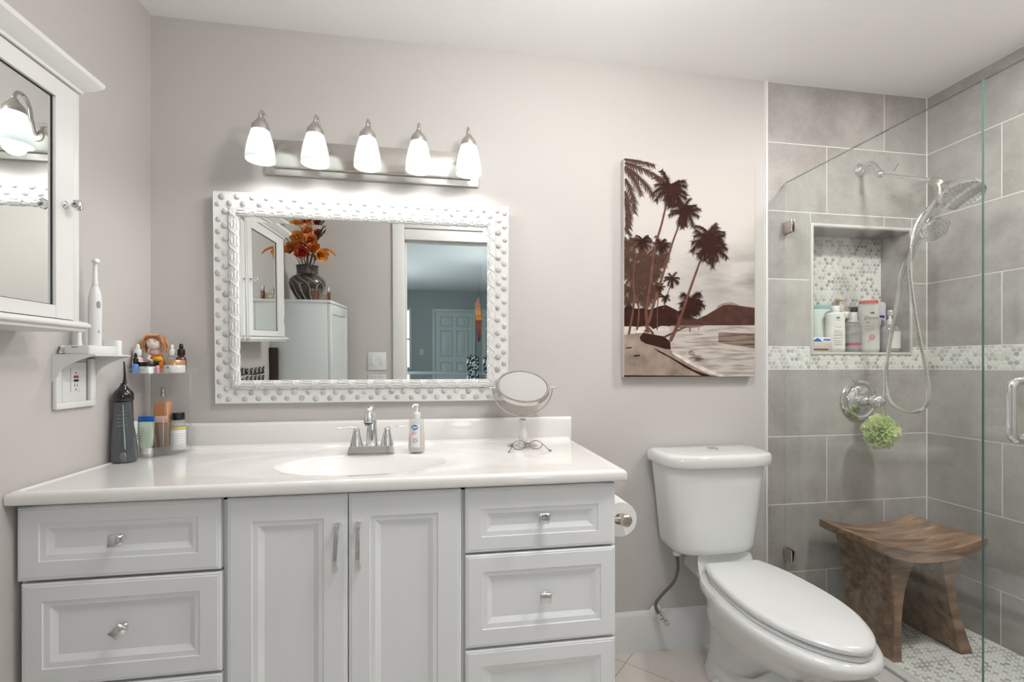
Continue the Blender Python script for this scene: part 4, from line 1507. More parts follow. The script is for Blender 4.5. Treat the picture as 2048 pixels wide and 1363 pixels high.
# ================================================================== TOILET PAPER
RX, RZ_ = .5865, .705
t = Thing('toilet_paper_holder', 'polished nickel post holding the roll on the side of the vanity cabinet', 'toilet paper holder', (.516, -.42, RZ_))
bm = nbm()
add_lathe(bm, [(0, 0), (.021, 0), (.022, .003), (.018, .006), (.008, .012), (.0065, .03), (.009, .052), (.008, .060), (0, .062)], 20, (.5162, -.435, RZ_), 'X')
add_lathe(bm, [(0, 0), (.0085, 0), (.010, .010), (.016, .016), (.019, .022), (.019, .030), (.015, .034), (0, .035)], 22, (RX + .002, -.4285, RZ_), 'Y')
t.part('post', bm, 'pol_nickel')
bm = nbm()
add_lathe(bm, [(0, 0), (.0085, 0), (.0085, .145), (0, .145)], 16, (RX + .002, -.290, RZ_), 'Y')
add_lathe(bm, [(0, 0), (.021, 0), (.018, .006), (.008, .012), (.0065, .03), (.008, .068), (0, .069)], 20, (.5162, -.292, RZ_), 'X')
t.part('roller', bm, 'pol_nickel')
M['tissue'] = mat('tissue_paper', (.80, .795, .78), .9, bump=.3, bump_s=160)
bm = nbm()
add_lathe(bm, [(.020, 0), (.0555, 0), (.0565, .001), (.0565, .099), (.0555, .100), (.020, .100), (.020, 0)], 44, (RX + .002, -.308, RZ_ - .0115), 'Y', cap=False)
pts = [(RX - .03, RZ_ + .038), (RX - .045, RZ_ + .025), (RX - .054, RZ_), (RX - .0565, RZ_ - .05), (RX - .057, RZ_ - .09)]
tt = [(x, z) for x, z in pts] + [(x + .0012, z) for x, z in reversed(pts)]
add_prism(bm, tt, 'XZ', -.308, -.408)
solo('toilet_paper_roll', bm, 'tissue', 'white toilet paper roll hung beside the vanity cabinet', 'toilet paper', (RX, -.358, RZ_))

# ================================================================== TEAK STOOL in the shower
t = Thing('shower_stool', 'dark teak stool with a dished seat inside the shower', 'stool', (1.89, -.19, .055))
SX0, SX1, SY0, SY1 = 1.655, 2.125, -.345, -.045
bm = nbm()
rings = []
for k in range(25):
    f = k / 24
    x = SX0 + (SX1 - SX0) * f
    u = (f - .5) * 2
    top = .488 + .038 * u * u
    bot = .440 + .046 * abs(u) ** 2.3
    y0, y1 = SY0, SY1
    r = .005
    ee = .004 if k in (0, 24) else 0
    sag = .006
    sec = [(x, y0 + ee, bot + ee), (x, y0, bot + r), (x, y0, top - r), (x, y0 + r, top - ee)]
    for j in range(1, 6):
        yy = y0 + (y1 - y0) * j / 6
        sec.append((x, yy, top - ee - sag * math.sin(PI * j / 6)))
    sec += [(x, y1 - r, top - ee), (x, y1, top - r), (x, y1, bot + r), (x, y1 - ee, bot + ee)]
    rings.append(sec)
add_loft(bm, rings)
for v in bm.verts:
    v.co += Vector(noise.noise_vector(v.co * 9)) * .0018
t.part('seat', bm, 'teak', sharp=35)
for (inner, outer) in ((((1.845, .452), (1.822, .40), (1.800, .33), (1.785, .25), (1.772, .15), (1.768, .0562)), ((1.712, .475), (1.722, .42), (1.738, .34), (1.748, .25), (1.740, .15), (1.722, .0562))),
                       (((1.945, .452), (1.965, .40), (1.985, .33), (2.002, .25), (2.022, .15), (2.040, .0562)), ((2.075, .475), (2.055, .42), (2.035, .34), (2.040, .25), (2.066, .15), (2.098, .0562)))):
    I_ = [Vector((x, 0, z)) for x, z in inner]; O_ = [Vector((x, 0, z)) for x, z in outer]
    I2, O2 = spline(I_, 4), spline(O_, 4)
    bm = nbm()
    rings = []
    n = len(I2)
    for k in range(n):
        f = k / (n - 1)
        z = (I2[k].z + O2[k].z) / 2
        w = .012 * math.sin(PI * f) ** 1.5
        ya, yb_ = SY0 + .028 + w, SY1 - .022 - w
        a, b = I2[k].x, O2[k].x
        x0, x1 = min(a, b), max(a, b)
        r = .004
        rings.append([(x0 + r, ya, z), (x1 - r, ya, z), (x1, ya + r, z), (x1, yb_ - r, z), (x1 - r, yb_, z), (x0 + r, yb_, z), (x0, yb_ - r, z), (x0, ya + r, z)])
    add_loft(bm, rings)
    t.part('leg', bm, 'teak', sharp=35)

# ================================================================== SHOWER GLASS
GXc = 1.5236


def pane(bm, y0, y1, z0, z1):
    tb = bmesh.new()
    v = [tb.verts.new((x, y, z)) for x in (GXc - .0042, GXc + .0042) for y in (y0, y1) for z in (z0, z1)]
    for f, m_ in (((0, 1, 3, 2), 0), ((4, 6, 7, 5), 0), ((0, 4, 5, 1), 1), ((2, 3, 7, 6), 0), ((0, 2, 6, 4), 0), ((1, 5, 7, 3), 1)):
        fc = tb.faces.new([v[i] for i in f]); fc.material_index = m_
    bmesh.ops.recalc_face_normals(tb, faces=tb.faces)
    me = bpy.data.meshes.new('x'); tb.to_mesh(me); tb.free(); bm.from_mesh(me); bpy.data.meshes.remove(me)


t = Thing('glass_screen', 'fixed clear glass shower screen clipped to the tiled wall', 'shower screen', (GXc, -.38, .155))
bm = nbm(); pane(bm, -.7600, -.0035, .1600, 2.0010)
t.part('glass', bm, ['glass', 'glass_edge'], smooth=False)
for z in (1.8, .365):
    bm = nbm()
    for s in (-1, 1):
        add_box(bm, GXc + s * .0045 - (.006 if s < 0 else 0), GXc + s * .0045 + (.006 if s > 0 else 0), -.050, -.002, z - .026, z + .026, .0012)
    t.part('wall_clip', bm, 'pol_nickel')
bm = nbm(); add_box(bm, GXc - .006, GXc + .006, -.760, -.003, .1545, .1600)
t.part('bottom_seal', bm, 'grey_plastic')
t = Thing('shower_door', 'clear glass shower door with a chrome pull, at the right edge', 'shower door', (GXc, -1.1, .155))
bm = nbm(); pane(bm, -1.52, -.7650, .1640, 2.0010)
t.part('glass', bm, ['glass', 'glass_edge'], smooth=False)
for s in (-1, 1):
    bm = nbm()
    hx, hy = GXc + s * .062, -.868
    z0, z1 = 1.004, 1.155
    add_tube(bm, spline([(GXc + s * .004, hy, z1), (hx - s * .022, hy, z1), (hx - s * .006, hy, z1 - .006), (hx, hy, z1 - .024), (hx, hy, (z0 + z1) / 2), (hx, hy, z0 + .024),
                         (hx - s * .006, hy, z0 + .006), (hx - s * .022, hy, z0), (GXc + s * .004, hy, z0)], 6), .0108, 18)
    for z in (z0, z1):
        add_lathe(bm, [(0, 0), (.0165, 0), (.0165, .004), (.0, .005)], 20, (GXc + s * .0045, hy, z), rot=Matrix.Rotation(s * PI / 2, 4, 'Y'))
    t.part('pull_handle', bm, 'chrome')

# ================================================================== SHOWER FITTINGS
t = Thing('shower_valve', 'round chrome shower valve trim on the tiled wall', 'shower valve', (1.898, 0, 1.037))
bm = nbm()
add_lathe(bm, [(0, 0), (.094, 0), (.095, .004), (.091, .010), (.078, .013), (.074, .010), (.066, .010), (.060, .016), (.030, .022), (.026, .03), (0, .03)], 48, (1.898, -.0005, 1.037), 'Y')
t.part('escutcheon', bm, 'chrome')
bm = nbm()
add_lathe(bm, [(0, .0), (.026, .0), (.025, .020), (.020, .026), (.021, .040), (.030, .052), (.032, .066), (.026, .080), (.012, .088), (0, .089)], 28, (1.900, -.028, 1.037), 'Y')
add_tube(bm, spline([(1.905, -.095, 1.035), (1.912, -.105, 1.01), (1.918, -.108, .975), (1.920, -.106, .945)], 5), [.016 - .0007 * i for i in range(16)], 14, flat=.6)
t.part('lever', bm, 'chrome')

# loofah
rnd = random.Random(12)
bm = nbm()
LC = Vector((1.893, -.112, .905))
for k in range(78):
    d = Vector((rnd.gauss(0, 1), rnd.gauss(0, 1), rnd.gauss(0, 1))).normalized()
    a = d.orthogonal().normalized(); b = d.cross(a)
    ph = rnd.uniform(0, 6.28); a, b = a * math.cos(ph) + b * math.sin(ph), b * math.cos(ph) - a * math.sin(ph)
    R_ = rnd.uniform(.060, .084)
    n = 18
    prev = None
    w0 = rnd.uniform(.5, 1.1)
    for j in range(n + 1):
        th = (j / n - .5) * 2 * w0
        dirj = (d * math.cos(th) + a * math.sin(th))
        wob = .005 * math.sin(j * 1.25 + k)
        RR = R_ * (.80 + .20 * math.cos((j / n - .5) * 2.6)) * (1 + .03 * math.sin(j * 1.9 + k))
        cur = [bm.verts.new(LC + dirj * .012), bm.verts.new(LC + dirj * R_ * .6 + b * (wob * .6)), bm.verts.new(LC + dirj * RR + b * (wob * 2))]
        if prev:
            bm.faces.new((prev[0], cur[0], cur[1], prev[1])); bm.faces.new((prev[1], cur[1], cur[2], prev[2]))
        prev = cur
for v in bm.verts:
    q = v.co - LC
    v.co = LC + Vector((q.x * 1.04, q.y * .85, q.z * 1.0))
ml = M['lufa']; nt = ml.node_tree; b_ = nt.nodes['Principled BSDF']
tl = nt.nodes.new('ShaderNodeBsdfTranslucent'); tl.inputs[0].default_value = (.80, .88, .52, 1)
mxs = nt.nodes.new('ShaderNodeMixShader'); mxs.inputs[0].default_value = .45
nt.links.new(b_.outputs[0], mxs.inputs[1]); nt.links.new(tl.outputs[0], mxs.inputs[2]); nt.links.new(mxs.outputs[0], nt.nodes['Material Output'].inputs[0])
t = Thing('bath_puff', 'pale green mesh bath puff hanging from the shower valve', 'bath puff', tuple(LC))
t.part('netting', bm, 'lufa', sharp=180)
bm = nbm()
add_tube(bm, spline([(1.893, -.085, .945), (1.900, -.088, .985), (1.906, -.0715, 1.014), (1.905, -.066, 1.020), (1.897, -.080, .985), (1.890, -.095, .945)], 5), .0012, 6)
t.part('cord', bm, 'white_plastic')

# shower arm with rain head, diverter, hand shower and hose
t = Thing('shower_head_set', 'chrome shower arm with round rain head and hand shower', 'shower head', (1.905, 0, 2.08))
bm = nbm()
add_lathe(bm, [(0, 0), (.030, 0), (.029, .005), (.018, .014), (.012, .018), (0, .018)], 28, (1.905, -.0005, 2.085), 'Y')
add_tube(bm, spline([(1.905, -.008, 2.085), (1.906, -.035, 2.094), (1.908, -.060, 2.088), (1.910, -.082, 2.055), (1.911, -.090, 2.035)], 5), .0105, 14)
t.part('wall_arm', bm, 'chrome')
bm = nbm()
add_ball(bm, (1.911, -.092, 2.030), .0165)
add_tube(bm, [(1.911, -.095, 2.028), (1.928, -.285, 1.931)], .0062, 12)
add_ball(bm, (1.928, -.290, 1.928), .0145)
add_tube(bm, [(1.917, -.150, 2.02), (1.922, -.168, 2.045)], .003, 8)
t.part('extension_arm', bm, 'chrome')
bm = nbm()
add_tube(bm, spline([(1.928, -.290, 1.928), (1.930, -.318, 1.905), (1.931, -.325, 1.870), (1.931, -.318, 1.828)], 4), [.013, .014, .016, .018, .019, .019, .018, .017, .016, .016, .015, .014, .013], 16)
add_tube(bm, spline([(1.930, -.318, 1.895), (1.932, -.345, 1.885), (1.934, -.365, 1.872)], 4), [.011, .013, .014, .015, .017, .019, .022, .025, .027], 16)
t.part('diverter', bm, 'nickel')


def head(name, C, nrm, R_, th):
    nrm = Vector(nrm).normalized()
    rot = Vector((0, 0, 1)).rotation_difference(nrm).to_matrix().to_4x4()
    bm = nbm()
    add_lathe(bm, [(0, -.034), (.018, -.034), (.022, -.026), (R_ * .7, -.012 - th), (R_ * .97, -th), (R_, -th * .93), (R_, -.002), (R_ * .975, 0), (R_ * .95, -.001), (0, -.001)], 48, C, rot=rot)
    h = t.part(name, bm, 'chrome')
    bm = nbm()
    for ring_, cnt in ((.30, 8), (.55, 16), (.80, 26)):
        for k in range(cnt):
            a = 2 * PI * k / cnt
            p = Vector(C) + rot.to_3x3() @ Vector((R_ * ring_ * math.cos(a), R_ * ring_ * math.sin(a), 0))
            add_ball(bm, p, .0028, 1, 1, 1, 6)
    t.part('spray_nozzles', bm, 'grey_plastic', h)
    return h


head('rain_head', (1.936, -.400, 1.826), (-.26, -.50, -.83), .066, .016)
head('hand_shower_head', (1.930, -.312, 1.722), (-.15, -.80, -.58), .048, .016)
bm = nbm()
add_tube(bm, spline([(1.928, -.272, 1.752), (1.927, -.245, 1.715), (1.927, -.215, 1.655), (1.927, -.186, 1.59), (1.927, -.172, 1.545)], 5),
         [.018 - .00035 * i for i in range(21)], 14)
t.part('hand_shower_handle', bm, 'chrome')
bm = nbm()
add_tube(bm, [(1.930, -.318, 1.842), (1.929, -.292, 1.80), (1.928, -.272, 1.765)], [.012, .016, .021], 14)
t.part('hand_shower_bracket', bm, 'chrome')
bm = nbm()
hose = spline([(1.931, -.318, 1.832), (1.928, -.290, 1.822), (1.922, -.262, 1.798), (1.915, -.238, 1.745), (1.912, -.226, 1.675), (1.912, -.222, 1.60), (1.914, -.230, 1.50), (1.918, -.243, 1.38),
               (1.922, -.262, 1.26), (1.925, -.280, 1.15), (1.927, -.287, 1.075), (1.928, -.270, 1.028), (1.930, -.228, 1.004), (1.931, -.175, 1.006), (1.931, -.130, 1.032),
               (1.931, -.108, 1.085), (1.930, -.104, 1.17), (1.929, -.120, 1.28), (1.928, -.145, 1.40), (1.927, -.160, 1.48), (1.927, -.171, 1.545)], 34)
add_tube(bm, hose, [.0074 + .0005 * math.sin(i * 2.1) for i in range(len(hose))], 8)
t.part('hose', bm, 'chrome')
# ================================================================== CORNER ORGANISER on the counter
OX, OY = -.998, -.037
RXo, RYo = .150, .140


def sector(rx, ry, z, x0=OX, y0=OY, n=18):
    return [(x0, y0, z)] + [(x0 + rx * math.cos(a), y0 - ry * math.sin(a), z) for a in [PI / 2 * k / n for k in range(n + 1)]]


t = Thing('cosmetics_organiser', 'clear acrylic two-tier quarter-round organiser in the counter corner', 'organiser', (OX + .05, OY - .05, CTOP))
for nm, z0, gx_ in (('lower_tray', CTOP + .003, 0), ('upper_tray', 1.1655, .006)):
    bm = nbm()
    add_loft(bm, [sector(RXo + gx_, RYo + gx_, z0), sector(RXo + gx_, RYo + gx_, z0 + .0035)])
    arc = [(OX + (RXo + gx_ - .003) * math.cos(a), OY - (RYo + gx_ - .003) * math.sin(a)) for a in [PI / 2 * k / 18 for k in range(19)]]
    outer = [(OX + (RXo + gx_ - .0005) * math.cos(a), OY - (RYo + gx_ - .0005) * math.sin(a)) for a in [PI / 2 * k / 18 for k in range(19)]]
    hh_ = .030 if z0 < 1 else .020
    add_prism(bm, arc + outer[::-1], 'XY', z0 + .0035, z0 + hh_)
    t.part(nm, bm, 'acrylic', sharp=30)
for px_, py_ in ((OX + .006, OY - RYo + .012), (OX + .006, OY - .006), (OX + RXo - .014, OY - .006)):
    bm = nbm()
    add_lathe(bm, [(0, CTOP + .0065), (.006, CTOP + .0065), (.006, 1.1655), (0, 1.1655)], 14, (px_, py_, 0))
    t.part('post', bm, 'acrylic')
for k in range(4):
    a = PI / 2 * (k + .0) / 3
    bm = nbm()
    add_lathe(bm, [(0, 0), (.005, 0), (.005, .003), (0, .003)], 10, (OX + .012 + (RXo - .03) * math.cos(a), OY - .012 - (RYo - .03) * math.sin(a), CTOP))
    t.part('foot', bm, 'acrylic')
ZU, ZL = 1.1692, CTOP + .0068
M['tan'] = mat('copper_tan_lid', (.52, .30, .17), .25, metal=.5)
M['jar_white'] = mat('pearl_white_jar', (.66, .68, .66), .15, coat=.5)
M['print_grey'] = mat('grey_print', (.22, .22, .22), .5)
M['blue_bottle'] = mat('blue_bottle', (.11, .25, .58), .2)
M['pale_pink'] = mat('pink_serum', (.72, .50, .52), .15, coat=.6)
M['amber'] = mat('amber_glass', (.09, .018, .008), .06, coat=1.0)
M['amber_liquid'] = mat('peach_liquid', (.62, .28, .12), .08, coat=1.0)
M['peach_label'] = mat('peach_label', (.72, .50, .38), .4)
M['blue_cap'] = mat('blue_cap', (.02, .13, .52), .35)
M['mint'] = mat('mint_tube', (.62, .72, .58), .35)
M['yellow'] = mat('yellow_band', (.62, .52, .12), .4)
M['clear_fill'] = clear_mat('clear_serum', (.93, .95, .95), 1.4, 0.0, .22, (.85, .9, .9))


def jar(nm, label, c, r, h1, h2, lid, group=None):
    x, y, z = c
    tt = Thing(nm, label, 'cream jar', c, group)
    bm = nbm(); add_lathe(bm, [(0, .0004), (r * .94, .0004), (r, .003), (r, h1 - .002), (r * .96, h1), (0, h1)], 36, c)
    b = tt.part('jar', bm, 'jar_white')
    bm = nbm(); add_lathe(bm, [(0, h1 + .0002), (r * .985, h1 + .0002), (r * .985, h1 + h2 - .002), (r * .95, h1 + h2), (0, h1 + h2)], 36, c)
    tt.part('lid', bm, lid)
    return tt, b


tt, b = jar('cream_jar', 'white cream jar with a black lid on the upper organiser tray', (-.955, -.118, ZU), .0295, .0225, .0145, 'black')
bm = nbm()
for k, (a, ww, zz) in enumerate(((.006, .006, .0185), (-.010, .016, .012), (-.009, .014, .0085))):
    add_box(bm, -.955 + a, -.955 + a + ww, -.118 - .0300, -.118 - .0275, ZU + zz, ZU + zz + (.0018 if k == 0 else .0008))
tt.part('printing', bm, 'print_grey', b)
tt, b = jar('cream_jar', 'wide white cream jar with a copper tan lid on the upper organiser tray', (-.885, -.098, ZU), .0315, .0275, .0165, 'tan')
bm = nbm()
add_box(bm, -.893, -.886, -.1300, -.1270, ZU + .0165, ZU + .0215)
add_box(bm, -.891, -.888, -.1300, -.1270, ZU + .0135, ZU + .0143)
tt.part('printing', bm, 'print_grey', b)


def dropper(label, c, r, h, capm, bodym, liquid=None, group=None, ch=.020, bulb=.022, square=False, lab=None):
    x, y, z = c
    tt = Thing('dropper_bottle', label, 'dropper bottle', c, group)
    bm = nbm()
    add_lathe(bm, [(0, .0004), (r * .9, .0004), (r, .003), (r, h * .80), (r * .85, h * .90), (r * .5, h * .96), (r * .48, h), (0, h)], 26, c)
    b = tt.part('bottle', bm, bodym)
    bm = nbm()
    add_lathe(bm, [(0, h), (r * .72, h), (r * .74, h + .001), (r * .74, h + ch * .85), (r * .66, h + ch), (0, h + ch)], 24, c)
    cap = tt.part('collar', bm, capm)
    bm = nbm()
    add_lathe(bm, [(0, h + ch), (r * .40, h + ch), (r * .42, h + ch + bulb * .4), (r * .36, h + ch + bulb * .8), (r * .2, h + ch + bulb * .97), (0, h + ch + bulb)], 18, c)
    tt.part('rubber_bulb', bm, capm, cap)
    if lab:
        bm = nbm(); add_lathe(bm, [(r + .0004, h * lab[0]), (r + .0004, h * lab[1])], 26, c, cap=False)
        tt.part('label', bm, lab[2], b)
    return tt


dropper('pink serum bottle with white dropper, leftmost on the upper organiser tray', (-.9915, -.1085, ZU), .0150, .058, 'white_plastic', 'pale_pink', ch=.022, bulb=.018, lab=(.1, .7, 'label_white'))
dropper('small blue bottle with black dropper in front on the upper organiser tray', (-.9770, -.1450, ZU), .0098, .032, 'black', 'blue_bottle', ch=.018, bulb=.017)
dropper('clear bottle with white dropper right of the doll', (-.9170, -.0510, ZU), .0150, .060, 'white_plastic', 'clear_fill', ch=.021, bulb=.018)
dropper('dark amber bottle with black dropper, rightmost on the upper organiser tray', (-.8870, -.0520, ZU), .0158, .060, 'black', 'amber', ch=.022, bulb=.020)
bm = nbm(); add_lathe(bm, [(0, .0003), (.0052, .0003), (.0052, .024), (.0035, .026), (0, .026)], 16, (-.9195, -.1310, ZU))
solo('lip_balm', bm, 'pink', 'short pink tube between the two cream jars', 'lip balm', (-.9195, -.1310, ZU))
bm = nbm(); add_ball(bm, (-.9925, -.1450 + .008, ZU + .0056), .0085, 1, .8, .62, 14)
solo('hair_clip', bm, 'amber', 'tiny dark oval hair clip at the left end of the upper organiser tray', 'hair clip', (-.9925, -.137, ZU))

# ---- rag doll
DXc, DYc = -.9605, -.066
t = Thing('rag_doll', 'small rag doll with straw hair and orange dress sitting among bottles', 'doll', (DXc, DYc, ZU))
t.o.scale = (1.0, 1.0, 1.17)
M['doll_skin'] = mat('doll_skin', (.86, .76, .68), .8)
M['doll_hair'] = mat('doll_straw_hair', (.60, .34, .19), .85, noise_s=60, noise_a=.35)
M['doll_hair2'] = mat('doll_brown_hair', (.33, .12, .05), .85)
M['doll_dress'] = mat('doll_orange_dress', (.66, .17, .03), .8)
M['doll_yellow'] = mat('doll_yellow_bag', (.66, .44, .03), .8)
M['doll_lace'] = mat('doll_lace', (.75, .55, .50), .8)
bm = nbm()
add_lathe(bm, [(0, .001), (.020, .001), (.0235, .008), (.022, .03), (.019, .050), (.0165, .062), (0, .063)], 24, (DXc, DYc + .004, ZU), sy=.8)
body = t.part('dress', bm, 'doll_dress')
bm = nbm()
add_lathe(bm, [(.0172, .054), (.0195, .055), (.0205, .060), (.019, .067), (.014, .069)], 24, (DXc, DYc + .004, ZU), sy=.85, cap=False)
zig = [(DXc + .0205 * math.cos(a), DYc + .004 - .0178 * math.sin(a), ZU + .061 + (.002 if i % 2 else -.002)) for i, a in enumerate([PI * k / 16 for k in range(17)])]
add_tube(bm, zig, .0008, 5)
t.part('lace_collar', bm, 'doll_lace', body)
bm = nbm()
HCx, HCy, HCz = DXc + .001, DYc - .004, ZU + .088
add_ball(bm, (HCx, HCy, HCz), .0240, 1.08, .95, .92, 24)
add_ball(bm, (HCx + .003, HCy - .0226, HCz - .003), .0022, 1, 1, 1, 10)
head_ = t.part('head', bm, 'doll_skin')
bm = nbm()
for dx in (-.0055, .009):
    add_ball(bm, (HCx + dx, HCy - .0218 + abs(dx) * .12, HCz + .004), .0024, 1.15, .5, .8, 12)
t.part('eyes', bm, 'print_grey', head_)
bm = nbm()
add_tube(bm, spline([(HCx - .001, HCy - .0225, HCz - .0085), (HCx + .003, HCy - .0225, HCz - .0100), (HCx + .007, HCy - .0218, HCz - .0082)], 4), .0006, 5)
t.part('mouth', bm, 'pink', head_)
rnd = random.Random(8)
bm, bm2 = nbm(), nbm()
for k in range(120):
    th = rnd.uniform(-2.05, 2.05)              # around the crown, left to right
    dep = rnd.uniform(-.35, 1.0)
    p0 = Vector((HCx + .020 * math.sin(th) * .5, HCy + .006 * dep, HCz + .021))
    side_ = 1 if th > 0 else -1
    out_ = rnd.uniform(.8, 1.25)
    p1 = Vector((HCx + side_ * .021 * out_ * abs(math.sin(th)) ** .5, HCy - .012 + .020 * dep, HCz + .016))
    p2 = Vector((HCx + side_ * .030 * out_, HCy - .012 + .020 * dep, HCz - .002 + rnd.uniform(-.004, .004)))
    p3 = Vector((HCx + side_ * rnd.uniform(.024, .038), HCy - .010 + .018 * dep, HCz - rnd.uniform(.010, .030)))
    for p in (p0, p1, p2, p3):
        p.x = max(p.x, LW + .004)
    add_tube(bm if k % 5 else bm2, spline([p0, p1, p2, p3], 3), [.0018] * 8 + [.0013, .0008], 5)
for k in range(15):       # fringe
    a = -1.0 + 2.0 * k / 14 + rnd.uniform(-.05, .05)
    add_tube(bm2, spline([(HCx + .004 * a, HCy - .004, HCz + .0235), (HCx + .018 * a, HCy - .018, HCz + .0195), (HCx + .021 * a, HCy - .0215, HCz + .013 - .006 * abs(a) + rnd.uniform(-.002, .003))], 3), .0012, 5)
for k in range(34):       # light strands swept over the crown
    a = rnd.uniform(-1, .9)
    add_tube(bm, spline([(HCx + .012 * a + .006, HCy - .002, HCz + .0245), (HCx + .020 * a, HCy - .013, HCz + .0235), (max(LW + .004, HCx + .027 * a - .006), HCy - .019, HCz + .012 + rnd.uniform(-.004, .004))], 3), [.0012] * 5 + [.0008, .0004], 5)
for k in range(30):
    th = rnd.uniform(.3, 1.3)
    add_tube(bm, [(HCx + .018, HCy, HCz + .019), (max(LW + .004, HCx + .030 + rnd.uniform(0, .008)), HCy + rnd.uniform(-.006, .01), HCz + rnd.uniform(.004, .022))], [.0013, .0005], 4)
hr = t.part('straw_hair', bm, 'doll_hair', head_, sharp=80)
t.part('brown_hair', bm2, 'doll_hair2', head_, sharp=80)
for s, pts in ((-1, [(DXc - .014, DYc - .008, ZU + .050), (DXc - .012, DYc - .020, ZU + .040), (DXc + .004, DYc - .026, ZU + .035)]), (1, [(DXc + .016, DYc - .006, ZU + .050), (DXc + .022, DYc - .016, ZU + .040), (DXc + .014, DYc - .024, ZU + .036)])):
    bm = nbm()
    add_tube(bm, spline(pts, 4), [.0052, .0052, .0052, .0048, .0042, .0040, .0038, .0038, .0036], 10)
    t.part('arm', bm, 'doll_skin' if s < 0 else 'doll_dress', body)
bm = nbm()
add_ball(bm, (DXc + .017, DYc - .0195, ZU + .040), .013, 1.15, .7, .62, 16)
t.part('yellow_bag', bm, 'doll_yellow')
for s in (-1, 1):
    bm = nbm()
    add_tube(bm, spline([(DXc + s * .009, DYc - .010, ZU + .012), (DXc + s * .014, DYc - .016, ZU + .014), (DXc + s * .018 + .002, DYc - .0185, ZU + .009)], 4), [.006] * 7 + [.0065, .006], 10)
    t.part('leg', bm, 'doll_dress')

# ---- lower tier
t = Thing('body_mist_bottle', 'tall clear bottle of peach body mist with a transparent cap on the lower tray', 'perfume bottle', (-.935, -.070, ZL))
M['mist_glass'] = clear_mat('mist_glass', (.95, .93, .9), 1.5, 0.0, .06, (.9, .8, .7))


def superell(cx_, cy_, a, b, z, p=.5, n=32):
    return [(cx_ + a * math.copysign(abs(math.cos(2 * PI * k / n)) ** p, math.cos(2 * PI * k / n)), cy_ + b * math.copysign(abs(math.sin(2 * PI * k / n)) ** p, math.sin(2 * PI * k / n)), z) for k in range(n)]


def box_bottle(cx_, cy_, a, b, z0, z1, p=.5, tops=()):
    bm = nbm()
    add_loft(bm, [superell(cx_, cy_, a * .94, b * .9, z0, p), superell(cx_, cy_, a, b, z0 + .003, p), superell(cx_, cy_, a, b, z1 - .004, p), superell(cx_, cy_, a * .95, b * .92, z1, p)]
             + [superell(cx_, cy_, aa, bb, zz, p) for aa, bb, zz in tops])
    return bm


b = t.part('bottle', box_bottle(-.935, -.070, .0262, .0165, ZL + .0004, 1.086, .45, ((.012, .010, 1.090),)), 'mist_glass')
t.part('liquid', box_bottle(-.935, -.070, .0245, .0150, ZL + .004, 1.070, .45), 'amber_liquid', b)
bm = nbm(); add_box(bm, -.958, -.912, -.0885, -.0872, 1.0, 1.022, .0003); add_ball(bm, (-.917, -.0885, 1.013), .004, 1, .3, 1, 10)
t.part('label', bm, 'peach_label', b)
bm = nbm(); add_lathe(bm, [(0, 1.089), (.0085, 1.089), (.0085, 1.100), (.006, 1.102), (.006, 1.114), (.004, 1.116), (0, 1.116)], 16, (-.935, -.070, 0))
t.part('spray_pump', bm, 'pol_nickel')
bm = nbm()
add_loft(bm, [superell(-.935, -.070, .0245, .0150, z, .45) for z in (1.0915, 1.122)], cap=True)
t.part('clear_cap', bm, 'clear')

t = Thing('drinking_glass', 'clear tapered glass tumbler on the lower organiser tray', 'glass', (-.9055, -.125, ZL))
bm = nbm()
add_lathe(bm, [(0, .0004), (.0185, .0004), (.0195, .003), (.0300, .108), (.0288, .108), (.0182, .010), (0, .009)], 32, (-.9055, -.125, ZL), cap=False)
t.part('tumbler', bm, 'clear')
t = Thing('cream_tube', 'mint green squeeze tube with a blue crimped end, upside down in the lower tray', 'tube', (-.960, -.118, ZL))
bm = nbm()
add_loft(bm, [superell(-.960, -.118, a, b_, z, .8) for a, b_, z in ((.0150, .0110, ZL + .022), (.0185, .0110, ZL + .026), (.0215, .0085, ZL + .06), (.0235, .0045, ZL + .100), (.0238, .0022, ZL + .108))])
b = t.part('tube', bm, 'mint')
bm = nbm(); add_box(bm, -.9842, -.9358, -.1202, -.1158, ZL + .108, ZL + .126, .0008)
t.part('crimped_end', bm, 'blue_cap', b)
bm = nbm()
for k in range(6):
    add_box(bm, -.9780 + .001 * k, -.9775 + .001 * k + .010, -.1275 + .0006 * k, -.1262 + .0006 * k, ZL + .045 + .008 * k, ZL + .0465 + .008 * k)
t.part('printing', bm, 'print_grey', b)
bm = nbm(); add_lathe(bm, [(0, .0004), (.0135, .0004), (.0145, .020), (.0145, .0225), (0, .0225)], 24, (-.960, -.118, ZL), sy=.8)
t.part('cap', bm, 'white_plastic')
t = Thing('serum_bottle', 'slim serum bottle with a frosted white cap at the left of the lower tray', 'serum bottle', (-.9895, -.135, ZL))
bm = nbm(); add_lathe(bm, [(0, .0004), (.0115, .0004), (.0125, .003), (.0125, .066), (.010, .070), (0, .07)], 24, (-.9895, -.135, ZL)); b = t.part('bottle', bm, 'clear_fill')
bm = nbm(); add_lathe(bm, [(.0128, .012), (.0128, .050)], 24, (-.9895, -.135, ZL), cap=False); t.part('label', bm, 'label_white', b)
bm = nbm(); add_lathe(bm, [(0, .070), (.0105, .070), (.0110, .072), (.0110, .110), (.0100, .112), (0, .112)], 24, (-.9895, -.135, ZL)); t.part('cap', bm, 'white_plastic')
t = Thing('lotion_bottle', 'short bottle with a black cap and yellow band, rightmost on the lower tray', 'lotion bottle', (-.8880, -.0680, ZL))
c = (-.8880, -.0680, ZL)
bm = nbm(); add_lathe(bm, [(0, .0004), (.0205, .0004), (.0220, .003), (.0220, .082), (.0205, .094), (.0170, .103), (.0160, .108), (0, .108)], 30, c); b = t.part('bottle', bm, 'clear_fill')
